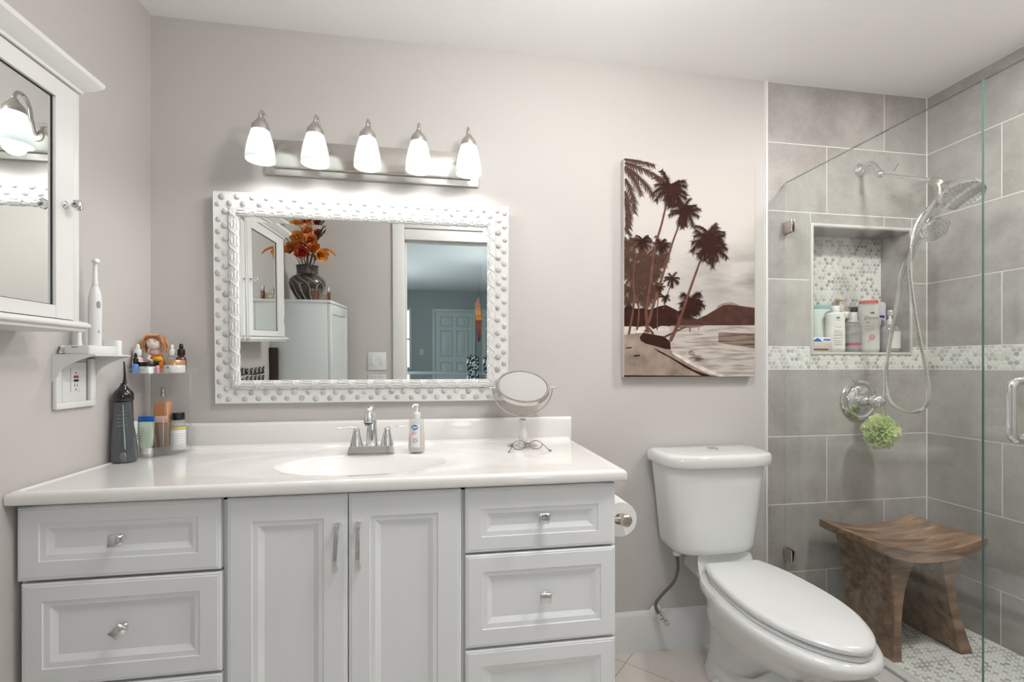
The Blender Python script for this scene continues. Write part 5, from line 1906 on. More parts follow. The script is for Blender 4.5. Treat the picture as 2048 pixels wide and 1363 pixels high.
bm = nbm(); add_lathe(bm, [(.0223, .006), (.0223, .074)], 30, c, cap=False); lb = t.part('label', bm, 'label_white', b)
bm = nbm()
for k in range(7):
    for s in range(-6, 7):
        pass
    add_lathe(bm, [(.0225, .012 + .008 * k), (.0225, .0128 + .008 * k)], 30, c, cap=False)
t.part('printed_lines', bm, 'print_grey', lb)
bm = nbm(); add_lathe(bm, [(.0224, .075), (.0222, .085)], 30, c, cap=False); t.part('band', bm, 'yellow', b)
bm = nbm(); add_lathe(bm, [(0, .108), (.0178, .108), (.0185, .110), (.0185, .130), (.0175, .132), (0, .132)], 28, c); t.part('cap', bm, 'black')

# ================================================================== OUTLET, OUTLET SHELF, CHARGER, TOOTHBRUSH
t = Thing('wall_outlet', 'white wall outlet with red and black test buttons under the small shelf', 'outlet', (LW, -.361, 1.15))
bm = nbm(); add_box(bm, LW + .0003, LW + .0055, -.405, -.318, 1.092, 1.204, .0015); pl = t.part('cover_plate', bm, 'white_plastic')
bm = nbm(); add_box(bm, LW + .0055, LW + .0075, -.3775, -.3445, 1.1215, 1.189, .0008); rc = t.part('receptacle', bm, 'white_plastic')
M['red'] = mat('red_button', (.42, .04, .05), .4)
bm = nbm(); add_box(bm, LW + .0075, LW + .009, -.368, -.352, 1.160, 1.167, .0004); t.part('red_button', bm, 'red', rc)
bm = nbm(); add_box(bm, LW + .0075, LW + .009, -.368, -.352, 1.150, 1.156, .0004); t.part('black_button', bm, 'black', rc)
for y in (-.3655, -.3560):
    bm = nbm(); add_box(bm, LW + .0072, LW + .0078, y - .0008, y + .0008, 1.136, 1.144); t.part('slot', bm, 'black', rc)
for z in (1.128, 1.1745):
    bm = nbm(); add_lathe(bm, [(0, 0), (.002, 0), (.002, .0004), (0, .0004)], 10, (LW + .0075, -.361, z), 'X'); t.part('ground_hole', bm, 'black', rc)

t = Thing('outlet_shelf', 'small white plastic shelf framing the wall outlet', 'shelf', (LW, -.363, 1.0765))
SY_0, SY_1, STOP = -.4345, -.2870, 1.226
bm = nbm()
for a in ((SY_0, SY_0 + .022, 1.082, 1.215), (SY_1 - .022, SY_1, 1.082, 1.215), (SY_0 - .0004, SY_1 + .0004, 1.0765, 1.0945)):
    add_box(bm, LW + .0003, LW + (.0130 if a[2] < 1.08 else .0122), a[0], a[1], a[2], a[3], .004)
t.part('surround', bm, 'white_plastic')
for y in (SY_0 - .0008, SY_1 - .0032):
    bm = nbm()
    prof = [(LW + .0005, 1.222)] + [(p.x, p.z) for p in spline([(LW + .0005, 0, 1.150), (LW + .014, 0, 1.165), (LW + .022, 0, 1.183), (LW + .042, 0, 1.198), (LW + .070, 0, 1.212), (LW + .098, 0, 1.2205)], 5)] + [(LW + .100, 1.222)]
    add_prism(bm, prof, 'XZ', y, y + .004)
    t.part('bracket', bm, 'white_plastic')
bm = nbm(); add_box(bm, LW + .0005, -.908, SY_0, SY_1, 1.2215, STOP, .0015)
t.part('shelf_board', bm, 'white_plastic')

t = Thing('toothbrush_charger', 'white charging base on the outlet shelf', 'charger', (-.955, -.36, STOP))
bm = nbm()
poly = [(-.990, -.424), (-.930, -.424), (-.918, -.398), (-.918, -.330), (-.990, -.330)]
add_prism(bm, poly, 'XY', STOP + .0003, STOP + .024, .003)
b = t.part('base', bm, 'white_plastic')
bm = nbm(); add_box(bm, -.972, -.958, -.4245, -.4200, STOP + .0185, STOP + .0200); t.part('slot', bm, 'black', b)
bm = nbm(); add_loft(bm, [superell(-.944, -.316, .026, .0125, z, .6) for z in (STOP + .0003, STOP + .040)] + [superell(-.944, -.316, .0245, .011, STOP + .0425, .6)])
t.part('brush_head_cup', bm, 'white_plastic')
t = Thing('charger_cord', 'bundled white power cord at the wall end of the outlet shelf', 'cord', (-1.0, -.41, STOP))
bm = nbm()
rnd = random.Random(4)
for k in range(5):
    cx_, cy_ = -.9995 + rnd.uniform(-.001, .001), -.395
    r1, r2 = .007 + .0006 * k, .028 - .002 * k
    zz = STOP + .004 + .0036 * k
    add_tube(bm, [(max(cx_ + r1 * math.cos(a), LW + .003), cy_ + r2 * math.sin(a), zz + .0022 * math.sin(a + k) + .002) for a in [2 * PI * i / 22 for i in range(22)]], .0021, 6, True)
t.part('cord', bm, 'white_plastic')

TBX, TBY = -.962, -.352
t = Thing('electric_toothbrush', 'white electric toothbrush standing on its charger', 'toothbrush', (TBX, TBY, STOP + .024))
z0 = STOP + .0243
t.o.scale = (1, 1, .915)
bm = nbm()
add_lathe(bm, [(0, 0), (.0140, 0), (.0150, .004), (.0152, .06), (.0160, .12), (.0150, .150), (.0115, .172), (.0078, .184), (.0070, .188), (0, .188)], 30, (TBX, TBY, z0))
b = t.part('handle', bm, 'white_plastic')
bm = nbm(); add_ball(bm, (TBX + .0135, TBY - .0065, z0 + .128), .0072, .55, .8, 1.7, 16); t.part('button', bm, 'grey_plastic', b)
bm = nbm(); add_ball(bm, (TBX + .0135, TBY - .0060, z0 + .045), .003, .5, .8, 1.8, 10); t.part('light', bm, 'grey_plastic', b)
bm = nbm()
add_lathe(bm, [(0, .189), (.0068, .189), (.0068, .201), (.0058, .203), (.0048, .250), (.0045, .262), (0, .264)], 20, (TBX, TBY, z0))
add_lathe(bm, [(0, 0), (.0072, 0), (.0078, .003), (.0076, .008), (.0055, .010), (0, .010)], 20, (TBX, TBY - .002, z0 + .262), rot=Matrix.Rotation(PI / 2 - .2, 4, 'Y') @ Matrix.Rotation(.6, 4, 'X'))
hd = t.part('brush_head', bm, 'white_plastic')
bm = nbm()
add_lathe(bm, [(0, .010), (.0062, .010), (.0060, .016), (0, .016)], 16, (TBX, TBY - .002, z0 + .262), rot=Matrix.Rotation(PI / 2 - .2, 4, 'Y') @ Matrix.Rotation(.6, 4, 'X'))
t.part('bristles', bm, 'label_white', hd)
bm = nbm()
c = (-.985, -.378, STOP + .0243)
add_lathe(bm, [(0, .0), (.0075, .0), (.0075, .004), (.0068, .005), (.0068, .010), (.0062, .011), (.0055, .06), (.0048, .068), (0, .07)], 20, c)
solo('spare_brush_head', bm, 'white_plastic', 'ringed white spare brush head standing behind the cabinet sill', 'brush head', c)

# ================================================================== BOTTLES IN THE SHOWER NICHE
NZ = NZ0 + .0004
M['coral'] = mat('coral_cap', (.68, .16, .11), .35)
M['teal_film'] = mat('teal_film', (.28, .47, .48), .4)
M['pouch'] = mat('pale_green_pouch', (.60, .66, .61), .3)
M['magenta'] = mat('magenta_band', (.55, .08, .15), .4)
M['navy'] = mat('navy_print', (.03, .05, .25), .4)
M['lilac'] = mat('lilac_plastic', (.62, .58, .66), .3)
M['beige_pump'] = mat('beige_pump', (.66, .55, .44), .35)
M['card'] = mat('soap_card', (.60, .50, .42), .6)
M['ivory'] = mat('ivory_bottle', (.76, .75, .72), .25)
M['gold'] = mat('dark_cap', (.10, .085, .065), .3)


def strip(bm, x, y, z, w, h=.0012):
    add_box(bm, x - w / 2, x + w / 2, y - .0006, y, z, z + h)


def loc_text(tt, name, s, size, x, y, z, m, parent, **k):
    o = add_text(name, s, size, face_neg_y(x, y, z, **{a: b for a, b in k.items() if a in ('yaw', 'tilt')}), m, parent, **{a: b for a, b in k.items() if a not in ('yaw', 'tilt')})
    o.data.transform(Matrix.Translation(-Vector(tt.base)))
    return o


# refill pouch
t = Thing('refill_pouch', 'pale green refill pouch with a teal top seam at the left of the niche', 'pouch', (1.800, .100, NZ))
t.o.rotation_euler.z = -.25
bm = nbm()
add_loft(bm, [superell(1.800, .100, a, b_, z, .7) for a, b_, z in ((.045, .020, NZ), (.048, .024, NZ + .02), (.049, .022, NZ + .10), (.047, .012, NZ + .17), (.045, .003, NZ + .205))])
b = t.part('pouch', bm, 'pouch')
bm = nbm(); add_box(bm, 1.755, 1.845, .098, .102, NZ + .205, NZ + .226, .001); t.part('top_seam', bm, 'teal_film', b)
loc_text(t, 'lettering', 'Dove', .024, 1.818, .0755, NZ + .150, 'print_grey', b, shear=.3, bold=-.0003)
bm = nbm()
for k in range(3): strip(bm, 1.822 + .004 * k, .0755, NZ + .118 - .022 * k, .010, .002)
t.part('printing', bm, 'print_grey', b)
# boxes of soap
t = Thing('soap_box', 'beige soap carton lying at the bottom left of the niche', 'box', (1.7275, .045, NZ))
bm = nbm(); add_box(bm, 1.680, 1.775, .020, .070, NZ, NZ + .042, .001); b = t.part('carton', bm, 'card')
bm = nbm(); strip(bm, 1.722, .0199, NZ + .0085, .078, .006); t.part('dark_band', bm, 'gold', b)
t = Thing('soap_box', 'blue and white soap carton stacked on the beige carton', 'box', (1.7275, .045, NZ + .042))
bm = nbm(); add_box(bm, 1.681, 1.774, .021, .069, NZ + .0423, NZ + .0673, .001); b = t.part('carton', bm, 'label_white')
bm = nbm()
pts = [(1.683 + .046 * k / 14, NZ + .047 + .0155 * math.sin(PI * k / 14)) for k in range(15)]
add_prism(bm, pts, 'XZ', .0203, .0209)
add_box(bm, 1.737, 1.772, .0203, .0209, NZ + .052, NZ + .0590)
t.part('blue_print', bm, 'blue_cap', b)


def ell_bottle(nm, label, cat, c, a, b_, h, m, neck=None, shoulder=.012, p=.85):
    tt = Thing(nm, label, cat, c)
    x, y, z = c
    bm = nbm()
    S_ = [superell(x, y, a * .90, b_ * .88, z, p), superell(x, y, a * .985, b_ * .97, z + .004, p), superell(x, y, a, b_, z + .02, p), superell(x, y, a * .985, b_, z + h * .6, p), superell(x, y, a * .95, b_ * .97, z + h - shoulder, p)]
    nr = neck or a * .9
    for k in range(1, 5):
        f = k / 4
        S_.append(superell(x, y, nr + (a * .95 - nr) * math.cos(f * PI / 2), (nr * .9) + (b_ * .97 - nr * .9) * math.cos(f * PI / 2), z + h - shoulder + shoulder * math.sin(f * PI / 2), p))
    add_loft(bm, S_)
    tt.o.rotation_euler.z = -.55
    return tt, tt.part('bottle', bm, m)


# white bottle with plain cap
t, b = ell_bottle('shampoo_bottle', 'white bottle with a narrow white cap next to the green pouch', 'shampoo bottle', (1.826, .052, NZ), .0400, .0225, .184, 'ivory', .0195, .010)
bm = nbm(); add_lathe(bm, [(0, .184), (.0190, .184), (.0190, .211), (.0178, .213), (0, .213)], 26, (1.826, .052, NZ)); t.part('cap', bm, 'white_plastic')
bm = nbm()
for w_, z_ in ((.020, .148), (.026, .115), (.030, .098), (.030, .090), (.034, .076), (.036, .064), (.030, .052), (.034, .043), (.028, .034), (.020, .014)): strip(bm, 1.834, .0289, NZ + z_, w_, .0009)
add_ball(bm, (1.834, .0289, NZ + .158), .0045, 1.8, .1, .9, 10)
t.part('printing', bm, 'print_grey', b)
bm = nbm()
for w_, z_ in ((.038, .083),): strip(bm, 1.834, .0287, NZ + z_, w_, .0012)
t.part('pink_line', bm, 'pink', b)
# clear bottle with magenta ring
t, b = ell_bottle('body_wash_bottle', 'clear bottle with a magenta band and white pump collar, in front in the niche', 'body wash bottle', (1.921, .050, NZ), .0300, .0300, .138, 'haze_clear', .0185, .018, 1.0)
bm = nbm(); add_lathe(bm, [(0, .138), (.0235, .138), (.0235, .146), (.0175, .149), (.0165, .184), (.0155, .186), (0, .186)], 26, (1.921, .050, NZ)); t.part('cap', bm, 'white_plastic')
bm = nbm(); add_lathe(bm, [(.0303, .032), (.0304, .042)], 32, (1.921, .050, NZ), cap=False); t.part('band', bm, 'magenta', b)
loc_text(t, 'lettering', 'DOV', .018, 1.926, .0192, NZ + .085, 'print_grey', b, bold=-.0002)
# tall white bottle, coral flip cap
t, b = ell_bottle('shampoo_bottle', 'tallest white bottle with a coral flip cap in the middle of the niche', 'shampoo bottle', (2.008, .054, NZ), .0435, .0235, .228, 'ivory', .036, .010)
bm = nbm(); add_loft(bm, [superell(2.008, .054, a, q, NZ + z, .9) for a, q, z in ((.0365, .0205, .2285), (.0375, .0215, .231), (.0375, .0215, .240), (.035, .019, .243))]); t.part('cap', bm, 'coral')
loc_text(t, 'lettering', 'Dove', .024, 2.010, .0295, NZ + .160, 'print_grey', b, shear=.3, bold=-.0002)
bm = nbm()
for w_, z_ in ((.034, .122), (.030, .103)): strip(bm, 2.006, .0297, NZ + z_, w_, .001)
add_ball(bm, (2.017, .0297, NZ + .184), .005, 1.8, .1, .9, 10)
t.part('printing', bm, 'print_grey', b)
bm = nbm()
add_ball(bm, (2.000, .0297, NZ + .139), .0046, 2.0, .1, .8, 12)
strip(bm, 2.006, .0295, NZ + .110, .038, .002)
for k in range(6):
    a = k * PI / 3
    add_ball(bm, (2.016 + .007 * math.cos(a), .0297, NZ + .071 + .009 * math.sin(a)), .006, 1, .08, 1, 10)
add_tube(bm, [(2.010, .0293, NZ + .062), (1.998, .0293, NZ + .048)], .0016, 5)
t.part('pink_print', bm, 'pink', b)
# (bottle fronts are turned towards the open side of the shower)
# beige pump bottle behind
t, b = ell_bottle('lotion_bottle', 'white bottle with a beige pump at the back of the niche', 'lotion bottle', (1.930, .108, NZ), .036, .024, .196, 'ivory', .017, .02)
bm = nbm(); add_lathe(bm, [(0, .196), (.0175, .196), (.0175, .224), (.010, .228), (.006, .230), (.006, .250), (.016, .252), (.016, .266), (.010, .270), (0, .27)], 22, (1.915, .108, NZ))
add_tube(bm, [(1.915, .108, NZ + .262), (1.900, .095, NZ + .262), (1.893, .09, NZ + .256)], .005, 8); t.part('pump', bm, 'beige_pump')
bm = nbm(); add_box(bm, 1.906, 1.956, .0828, .0836, NZ + .146, NZ + .160); lb = t.part('black_label', bm, 'black', b)
loc_text(t, 'lettering', 'PURE', .0115, 1.937, .0822, NZ + .153, 'label_white', lb, bold=.0003)
t, b = ell_bottle('conditioner_bottle', 'white bottle with a dark square cap behind the clear bottle', 'conditioner bottle', (1.990, .105, NZ), .0225, .021, .190, 'ivory', .015, .02)
bm = nbm(); add_box(bm, 1.972, 2.008, .087, .123, NZ + .1905, NZ + .220, .002); t.part('cap', bm, 'gold')
# lilac flat bottle
t = Thing('hair_care_bottle', 'flat lilac bottle leaning at the back right of the niche', 'hair care bottle', (2.118, .112, NZ))
bm = nbm()
add_prism(bm, [(x, z) for x, z in rounded_rect(2.080, 2.156, NZ, NZ + .246, .012)], 'XZ', .100, .124, .003)
b = t.part('bottle', bm, 'lilac')
bm = nbm(); add_box(bm, 2.104, 2.146, .0992, .0999, NZ + .170, NZ + .181, .0002); t.part('navy_print', bm, 'navy', b)
bm = nbm()
for k in range(4): strip(bm, 2.122, .0998, NZ + .130 - .012 * k, .026, .002)
t.part('printing', bm, 'print_grey', b)
# round pump bottle on the right
c = (2.124, .052, NZ)
t = Thing('hand_wash_bottle', 'round-shouldered white pump bottle at the right end of the niche', 'pump bottle', c)
bm = nbm()
add_lathe(bm, [(0, 0), (.042, 0), (.0468, .004), (.0472, .02), (.0472, .082), (.0450, .100), (.038, .116), (.027, .127), (.018, .132), (0, .133)], 36, c, sy=.70)
b = t.part('bottle', bm, 'haze_clear')
bm = nbm()
pts = [(x / 1000, -math.sqrt(max(0, 1 - (x / 47.5) ** 2)) * .0475 * .70 - .0004) for x in range(-32, 45, 5)]
add_loft(bm, [[(c[0] + x, c[1] + y, c[2] + z) for x, y in pts] for z in (.018, .098)], closed=False, cap=False)
t.part('label', bm, 'ivory', b)
bm = nbm()
for k in range(13):
    add_tube(bm, [(c[0] - .0435 + .0016 * (k % 2), c[1] - .0135, c[2] + .024 + k * .0058), (c[0] - .030, c[1] - .0268, c[2] + .018 + k * .0058)], .0007, 4)
t.part('stripes', bm, 'print_grey', b)
bm = nbm()
add_lathe(bm, [(0, .132), (.0165, .132), (.0165, .152), (.0085, .156), (.006, .158), (.006, .176), (.010, .178), (.010, .200), (0, .202)], 22, c)
add_tube(bm, [(c[0], c[1], c[2] + .195), (c[0] - .012, c[1] - .014, c[2] + .194), (c[0] - .017, c[1] - .02, c[2] + .186)], .0042, 8)
t.part('pump', bm, 'white_plastic')

# ================================================================== WHAT THE MIRROR SHOWS BEHIND THE CAMERA
TCX, TC0, TC1, TCZ = -.655, -1.250, -1.800, 1.537
t = Thing('tall_cabinet', 'tall white storage cabinet reflected in the framed mirror', 'cabinet', ((LW + TCX) / 2, (TC0 + TC1) / 2, 0))
M['tall_white'] = mat('tall_cabinet_white', (.66, .69, .685), .3)
bm = nbm()
add_box(bm, LW + .002, TCX - .020, TC1, TC0, 0.0, TCZ - .018, .001)
add_box(bm, LW + .002, TCX, TC1 - .003, TC0 + .003, TCZ - .018, TCZ, .002)
t.part('case', bm, 'tall_white')
for z0, z1 in ((.70, TCZ - .022), (.06, .69)):
    bm = nbm()
    y0, y1 = TC1 + .002, TC0 - .004
    st = .062
    for a in ((y0, y0 + st, z0, z1), (y1 - st, y1, z0, z1), (y0 + st, y1 - st, z0, z0 + st), (y0 + st, y1 - st, z1 - st, z1)):
        add_box(bm, TCX - .0185, TCX - .001, a[0], a[1], a[2], a[3], .001)
    add_box(bm, TCX - .0185, TCX - .009, y0 + st, y1 - st, z0 + st, z1 - st)
    d = t.part('door', bm, 'tall_white')
    bm = nbm(); add_lathe(bm, [(0, 0), (.006, 0), (.005, .014), (.012, .020), (.012, .026), (0, .028)], 16, (TCX - .001, TC1 + .035, 1.0 if z0 > .5 else .60), 'X')
    t.part('knob', bm, 'chrome', d)
M['brown_board'] = mat('dark_brown_board', (.03, .018, .012), .5)
bm = nbm(); add_box(bm, LW + .001, LW + .050, -1.240, -1.222, 0.0005, 1.24, .002)
solo('narrow_board', bm, 'brown_board', 'narrow dark brown board standing against the side of the tall cabinet', 'board', (LW + .025, -1.231, 0))

# script-like black hooks on the left wall
t = Thing('hook_rail', 'black scrollwork hook rail on the left wall, seen in the mirror', 'hooks', (LW, -.96, 1.11))
bm = nbm(); add_box(bm, LW + .0005, LW + .006, -1.13, -.79, 1.092, 1.100, .001); rail = t.part('rail', bm, 'black')
for k in range(6):
    y = -1.11 + .058 * k
    bm = nbm()
    add_tube(bm, spline([(LW + .006, y, 1.098), (LW + .007, y + .012, 1.120), (LW + .008, y - .008, 1.132), (LW + .009, y + .004, 1.108), (LW + .010, y + .022, 1.106), (LW + .012, y + .030, 1.122)], 4), .0026, 6)
    t.part('hook', bm, 'black', rail)

# vase
VX, VY = -.853, -1.500
M['vase'] = mat('bronze_vase', (.035, .024, .018), .18, coat=.8, noise_s=5, noise_a=.35)
M['vase_line'] = mat('vase_silver_line', (.50, .46, .40), .35)
t = Thing('flower_vase', 'dark bronze vase with pale swirls on top of the tall cabinet', 'vase', (VX, VY, TCZ))
VP = [(0, .0005), (.055, .0005), (.062, .004), (.085, .045), (.108, .090), (.115, .120), (.112, .145), (.095, .168), (.074, .180), (.068, .186), (.067, .205), (.070, .235), (.073, .242), (.069, .244), (.062, .235), (.062, .20), (.06, .18)]
bm = nbm(); add_lathe(bm, VP, 44, (VX, VY, TCZ), cap=False); b = t.part('body', bm, 'vase')


def vrad(z):
    for (r0, z0_), (r1, z1_) in zip(VP[1:], VP[2:14]):
        if z0_ <= z <= z1_ and z1_ > z0_: return r0 + (r1 - r0) * (z - z0_) / (z1_ - z0_)
    return .07


bm = nbm()
for k in range(13):
    a0 = 2 * PI * k / 13
    pts = []
    for j in range(16):
        f = j / 15
        z = .012 + .150 * f
        a = a0 + .9 * f ** 1.6 + .12 * math.sin(f * 7)
        r = vrad(z) + .0005
        pts.append((VX + r * math.cos(a), VY + r * math.sin(a), TCZ + z))
    add_tube(bm, pts, [.0028 * (1 - .6 * (j / 15)) for j in range(16)], 5)
    if k % 2:
        pts = []
        for j in range(10):
            f = j / 9
            z = .06 + .06 * f
            a = a0 + .25 + .45 * f - .5 * f * f
            r = vrad(z) + .0005
            pts.append((VX + r * math.cos(a), VY + r * math.sin(a), TCZ + z))
        add_tube(bm, pts, .0018, 5)
t.part('swirl_pattern', bm, 'vase_line', b)

for nm, c in (('f_orange', (.80, .33, .05)), ('f_red', (.55, .07, .03)), ('f_rust', (.62, .19, .04)), ('f_gold', (.78, .42, .08)), ('f_leaf', (.10, .085, .045)), ('f_green', (.30, .40, .17)), ('f_dark', (.05, .06, .035))):
    M[nm] = mat('silk_' + nm[2:], c, .75, noise_s=40, noise_a=.2)


def petal(bm, C, d, L, w, curl, up=None):
    """one cupped petal from C along d"""
    d = Vector(d).normalized()
    s = d.cross(Vector(up or (0, 0, 1)))
    if s.length < .05: s = d.cross(Vector((1, 0, 0)))
    s.normalize()
    nn = s.cross(d).normalized()
    rows = []
    for j in range(5):
        f = j / 4
        wid = w * math.sin(PI * (.12 + .80 * f)) ** .8 * .5
        ctr = Vector(C) + d * L * f + nn * (curl * L * f * f)
        rows.append([bm.verts.new(ctr - s * wid + nn * wid * .3), bm.verts.new(ctr), bm.verts.new(ctr + s * wid + nn * wid * .3)])
    for a, b_ in zip(rows, rows[1:]):
        for i in range(2):
            bm.faces.new((a[i], a[i + 1], b_[i + 1], b_[i]))


def flower(label, kind, C, R_, m, axis, seed):
    rnd = random.Random(seed)
    base = Vector((VX + rnd.uniform(-.02, .02), VY + rnd.uniform(-.02, .02), TCZ + .19))
    C = Vector(C)
    tt = Thing('silk_flower', label, 'artificial flower', tuple(base), 'artificial autumn flowers in the dark vase')
    ax = Vector(axis).normalized()
    bm = nbm()
    if kind == 'mum':
        n = 130
        for k in range(n):
            z = 1 - 1.55 * (k + .5) / n
            a = k * 2.39996
            r = math.sqrt(max(0, 1 - z * z))
            loc_ = Vector((r * math.cos(a), r * math.sin(a), z))
            d = Vector((0, 0, 1)).rotation_difference(ax).to_matrix() @ loc_
            petal(bm, C + d * R_ * .25, d, R_ * .75, R_ * .20, .12, up=ax + Vector((.01, .02, 0)))
    else:
        for ring_, (cnt, tilt_, ll) in enumerate(((7, .35, 1.0), (7, .75, .85), (5, 1.15, .65), (4, 1.4, .4))):
            for k in range(cnt):
                a = 2 * PI * k / cnt + ring_ * .5 + rnd.uniform(-.15, .15)
                loc_ = Vector((math.cos(a) * math.cos(tilt_), math.sin(a) * math.cos(tilt_), math.sin(tilt_)))
                d = Vector((0, 0, 1)).rotation_difference(ax).to_matrix() @ loc_
                petal(bm, C, d, R_ * ll, R_ * .85, rnd.uniform(.15, .45), up=ax)
    tt.part('petals', bm, m, sharp=180)
    bm = nbm()
    mid = base.lerp(C, .55) + Vector((0, 0, .015))
    add_tube(bm, spline([tuple(base - Vector((0, 0, .06))), tuple(base), tuple(mid), tuple(C - ax * R_ * .2)], 4), .0022, 6)
    tt.part('stem', bm, 'f_leaf')
    bm = nbm()
    for k in range(3):
        d = Vector((rnd.uniform(-1, 1), rnd.uniform(-1, 1), rnd.uniform(.1, .8)))
        petal(bm, mid + Vector((0, 0, .01 * k)), d, .045, .022, .2)
    tt.part('leaves', bm, 'f_leaf', sharp=180)
    return tt


flower('round gold-orange pompon chrysanthemum, higher left of the vase flowers', 'mum', (-.905, -1.455, 1.955), .048, 'f_orange', (0, 1, .15), 1)
flower('gold-orange pompon bloom at the very top of the vase flowers', 'mum', (-.898, -1.49, 2.075), .045, 'f_gold', (0, .8, .6), 2)
flower('large rust-red rose in the middle of the vase flowers', 'rose', (-.820, -1.445, 1.930), .058, 'f_rust', (.2, 1, .2), 3)
flower('deep red dahlia low in the centre of the vase flowers', 'rose', (-.862, -1.425, 1.855), .056, 'f_red', (-.1, 1, .0), 4)
flower('orange-red bloom at the lower left of the vase flowers', 'rose', (-.925, -1.43, 1.872), .052, 'f_rust', (-.4, 1, .2), 5)
flower('orange lily-like bloom drooping at the right of the vase flowers', 'rose', (-.762, -1.45, 1.848), .056, 'f_orange', (.6, .8, -.15), 6)
flower('small dark red bloom at the upper right of the vase flowers', 'rose', (-.785, -1.49, 1.985), .036, 'f_red', (.4, .8, .4), 7)
flower('orange-red bloom beside the topmost pompon of the vase flowers', 'rose', (-.825, -1.50, 2.070), .045, 'f_red', (.3, .8, .5), 8)
flower('rust-orange bloom tucked behind the dahlia at the left of the vase', 'rose', (-.885, -1.46, 1.905), .050, 'f_orange', (-.3, 1, .5), 9)
flower('red-orange bloom between the large rose and the lily-like bloom', 'rose', (-.800, -1.44, 1.885), .050, 'f_rust', (.3, 1, .1), 10)
flower('rust bloom above the large rose, under the dark twigs', 'rose', (-.840, -1.47, 1.990), .046, 'f_rust', (.0, .9, .5), 11)
t = Thing('foxtail_plume', 'orange foxtail plume arching out to the right of the vase', 'artificial grass', (VX, VY, TCZ + .19))
bm = nbm()
pl_ = spline([(-.80, -1.47, 1.80), (-.775, -1.45, 1.865), (-.725, -1.44, 1.883), (-.680, -1.43, 1.865), (-.655, -1.43, 1.838)], 6)
add_tube(bm, pl_, [.002] * 6 + [.004 + .004 * math.sin(PI * k / (len(pl_) - 7)) for k in range(len(pl_) - 6)], 8)
t.part('plume', bm, 'f_rust')
bm = nbm(); add_tube(bm, spline([(VX, VY, TCZ + .14), (-.835, -1.49, 1.76), (-.80, -1.47, 1.80)], 4), .0018, 6); t.part('stem', bm, 'f_leaf')
for i, (lab, pts_, m_) in enumerate((('pale green leafy sprig standing upright above the vase flowers', [(-.86, -1.5, 1.72), (-.84, -1.5, 1.9), (-.845, -1.5, 2.03)], 'f_green'),
                                     ('dark leafy twig reaching up to the right above the vase', [(-.85, -1.5, 1.72), (-.80, -1.49, 1.93), (-.745, -1.47, 2.035)], 'f_dark'),
                                     ('bare dark twig leaning far left out of the vase', [(-.87, -1.5, 1.72), (-.94, -1.46, 1.89), (-.995, -1.42, 2.01)], 'f_leaf'),
                                     ('dark budded twig at the right edge of the vase flowers', [(-.85, -1.5, 1.72), (-.79, -1.47, 1.92), (-.735, -1.45, 1.99)], 'f_dark'))):
    t = Thing('leafy_twig', lab, 'artificial twig', pts_[0], 'artificial twigs in the dark vase')
    q = spline(pts_, 8)
    bm = nbm(); add_tube(bm, q, .0018, 6); t.part('stem', bm, 'f_leaf')
    bm = nbm()
    rnd = random.Random(60 + i)
    for k in range(9, len(q)):
        petal(bm, q[k], (rnd.uniform(-1, 1), rnd.uniform(-.3, 1), rnd.uniform(-.2, 1)), .036 if i != 2 else .018, .017, .2)
    t.part('leaves', bm, m_, sharp=180)

# perfume bottles on the tall cabinet
M['brown_glass'] = mat('red_brown_glass', (.20, .035, .012), .08, coat=1.0)
M['clear_brown'] = clear_mat('pale_perfume_glass', (.88, .86, .74), 1.5, 0.0, .25, (.55, .52, .36))
c = (-.772, -1.365, TCZ)
t = Thing('votive_candle', 'flared amber-red candle glass standing in front of the vase', 'candle', c)
bm = nbm(); add_lathe(bm, [(0, .0005), (.019, .0005), (.021, .003), (.033, .080), (.0315, .0805), (.019, .006), (0, .006)], 26, c, cap=False); b = t.part('glass', bm, 'clear')
bm = nbm(); add_lathe(bm, [(0, .0065), (.0185, .0065), (.0290, .066), (0, .067)], 26, c); t.part('wax', bm, 'brown_glass', b)
c = (-.722, -1.375, TCZ)
t = Thing('perfume_bottle', 'flat pale square perfume bottle right of the amber candle', 'perfume', c)
b = t.part('bottle', box_bottle(c[0], c[1], .030, .012, TCZ + .0005, TCZ + .046, .35), 'clear_brown')
bm = nbm(); add_lathe(bm, [(0, .046), (.007, .046), (.007, .060), (.010, .062), (.010, .072), (0, .073)], 14, c); t.part('cap', bm, 'clear')
c = (-.686, -1.345, TCZ)
t = Thing('perfume_bottle', 'slim rose-tinted perfume bottle with a shiny cap at the cabinet edge', 'perfume', c)
b = t.part('bottle', box_bottle(c[0], c[1], .011, .011, TCZ + .0005, TCZ + .055, .5), 'brown_glass')
bm = nbm(); add_lathe(bm, [(0, .055), (.009, .055), (.0105, .060), (.0105, .085), (.006, .090), (0, .09)], 16, c); t.part('cap', bm, 'chrome')

# switch plate on the wall behind the camera
t = Thing('light_switch', 'white double rocker switch plate beside the doorway, seen in the mirror', 'light switch', (-.454, OPP, 1.13))
bm = nbm(); add_box(bm, -.522, -.386, OPP + .0003, OPP + .006, 1.062, 1.198, .002); b = t.part('plate', bm, 'white_plastic')
for x in (-.486, -.422):
    bm = nbm(); add_box(bm, x - .017, x + .017, OPP + .006, OPP + .0085, 1.097, 1.163, .001, rot=None); t.part('rocker', bm, 'white_plastic', b)

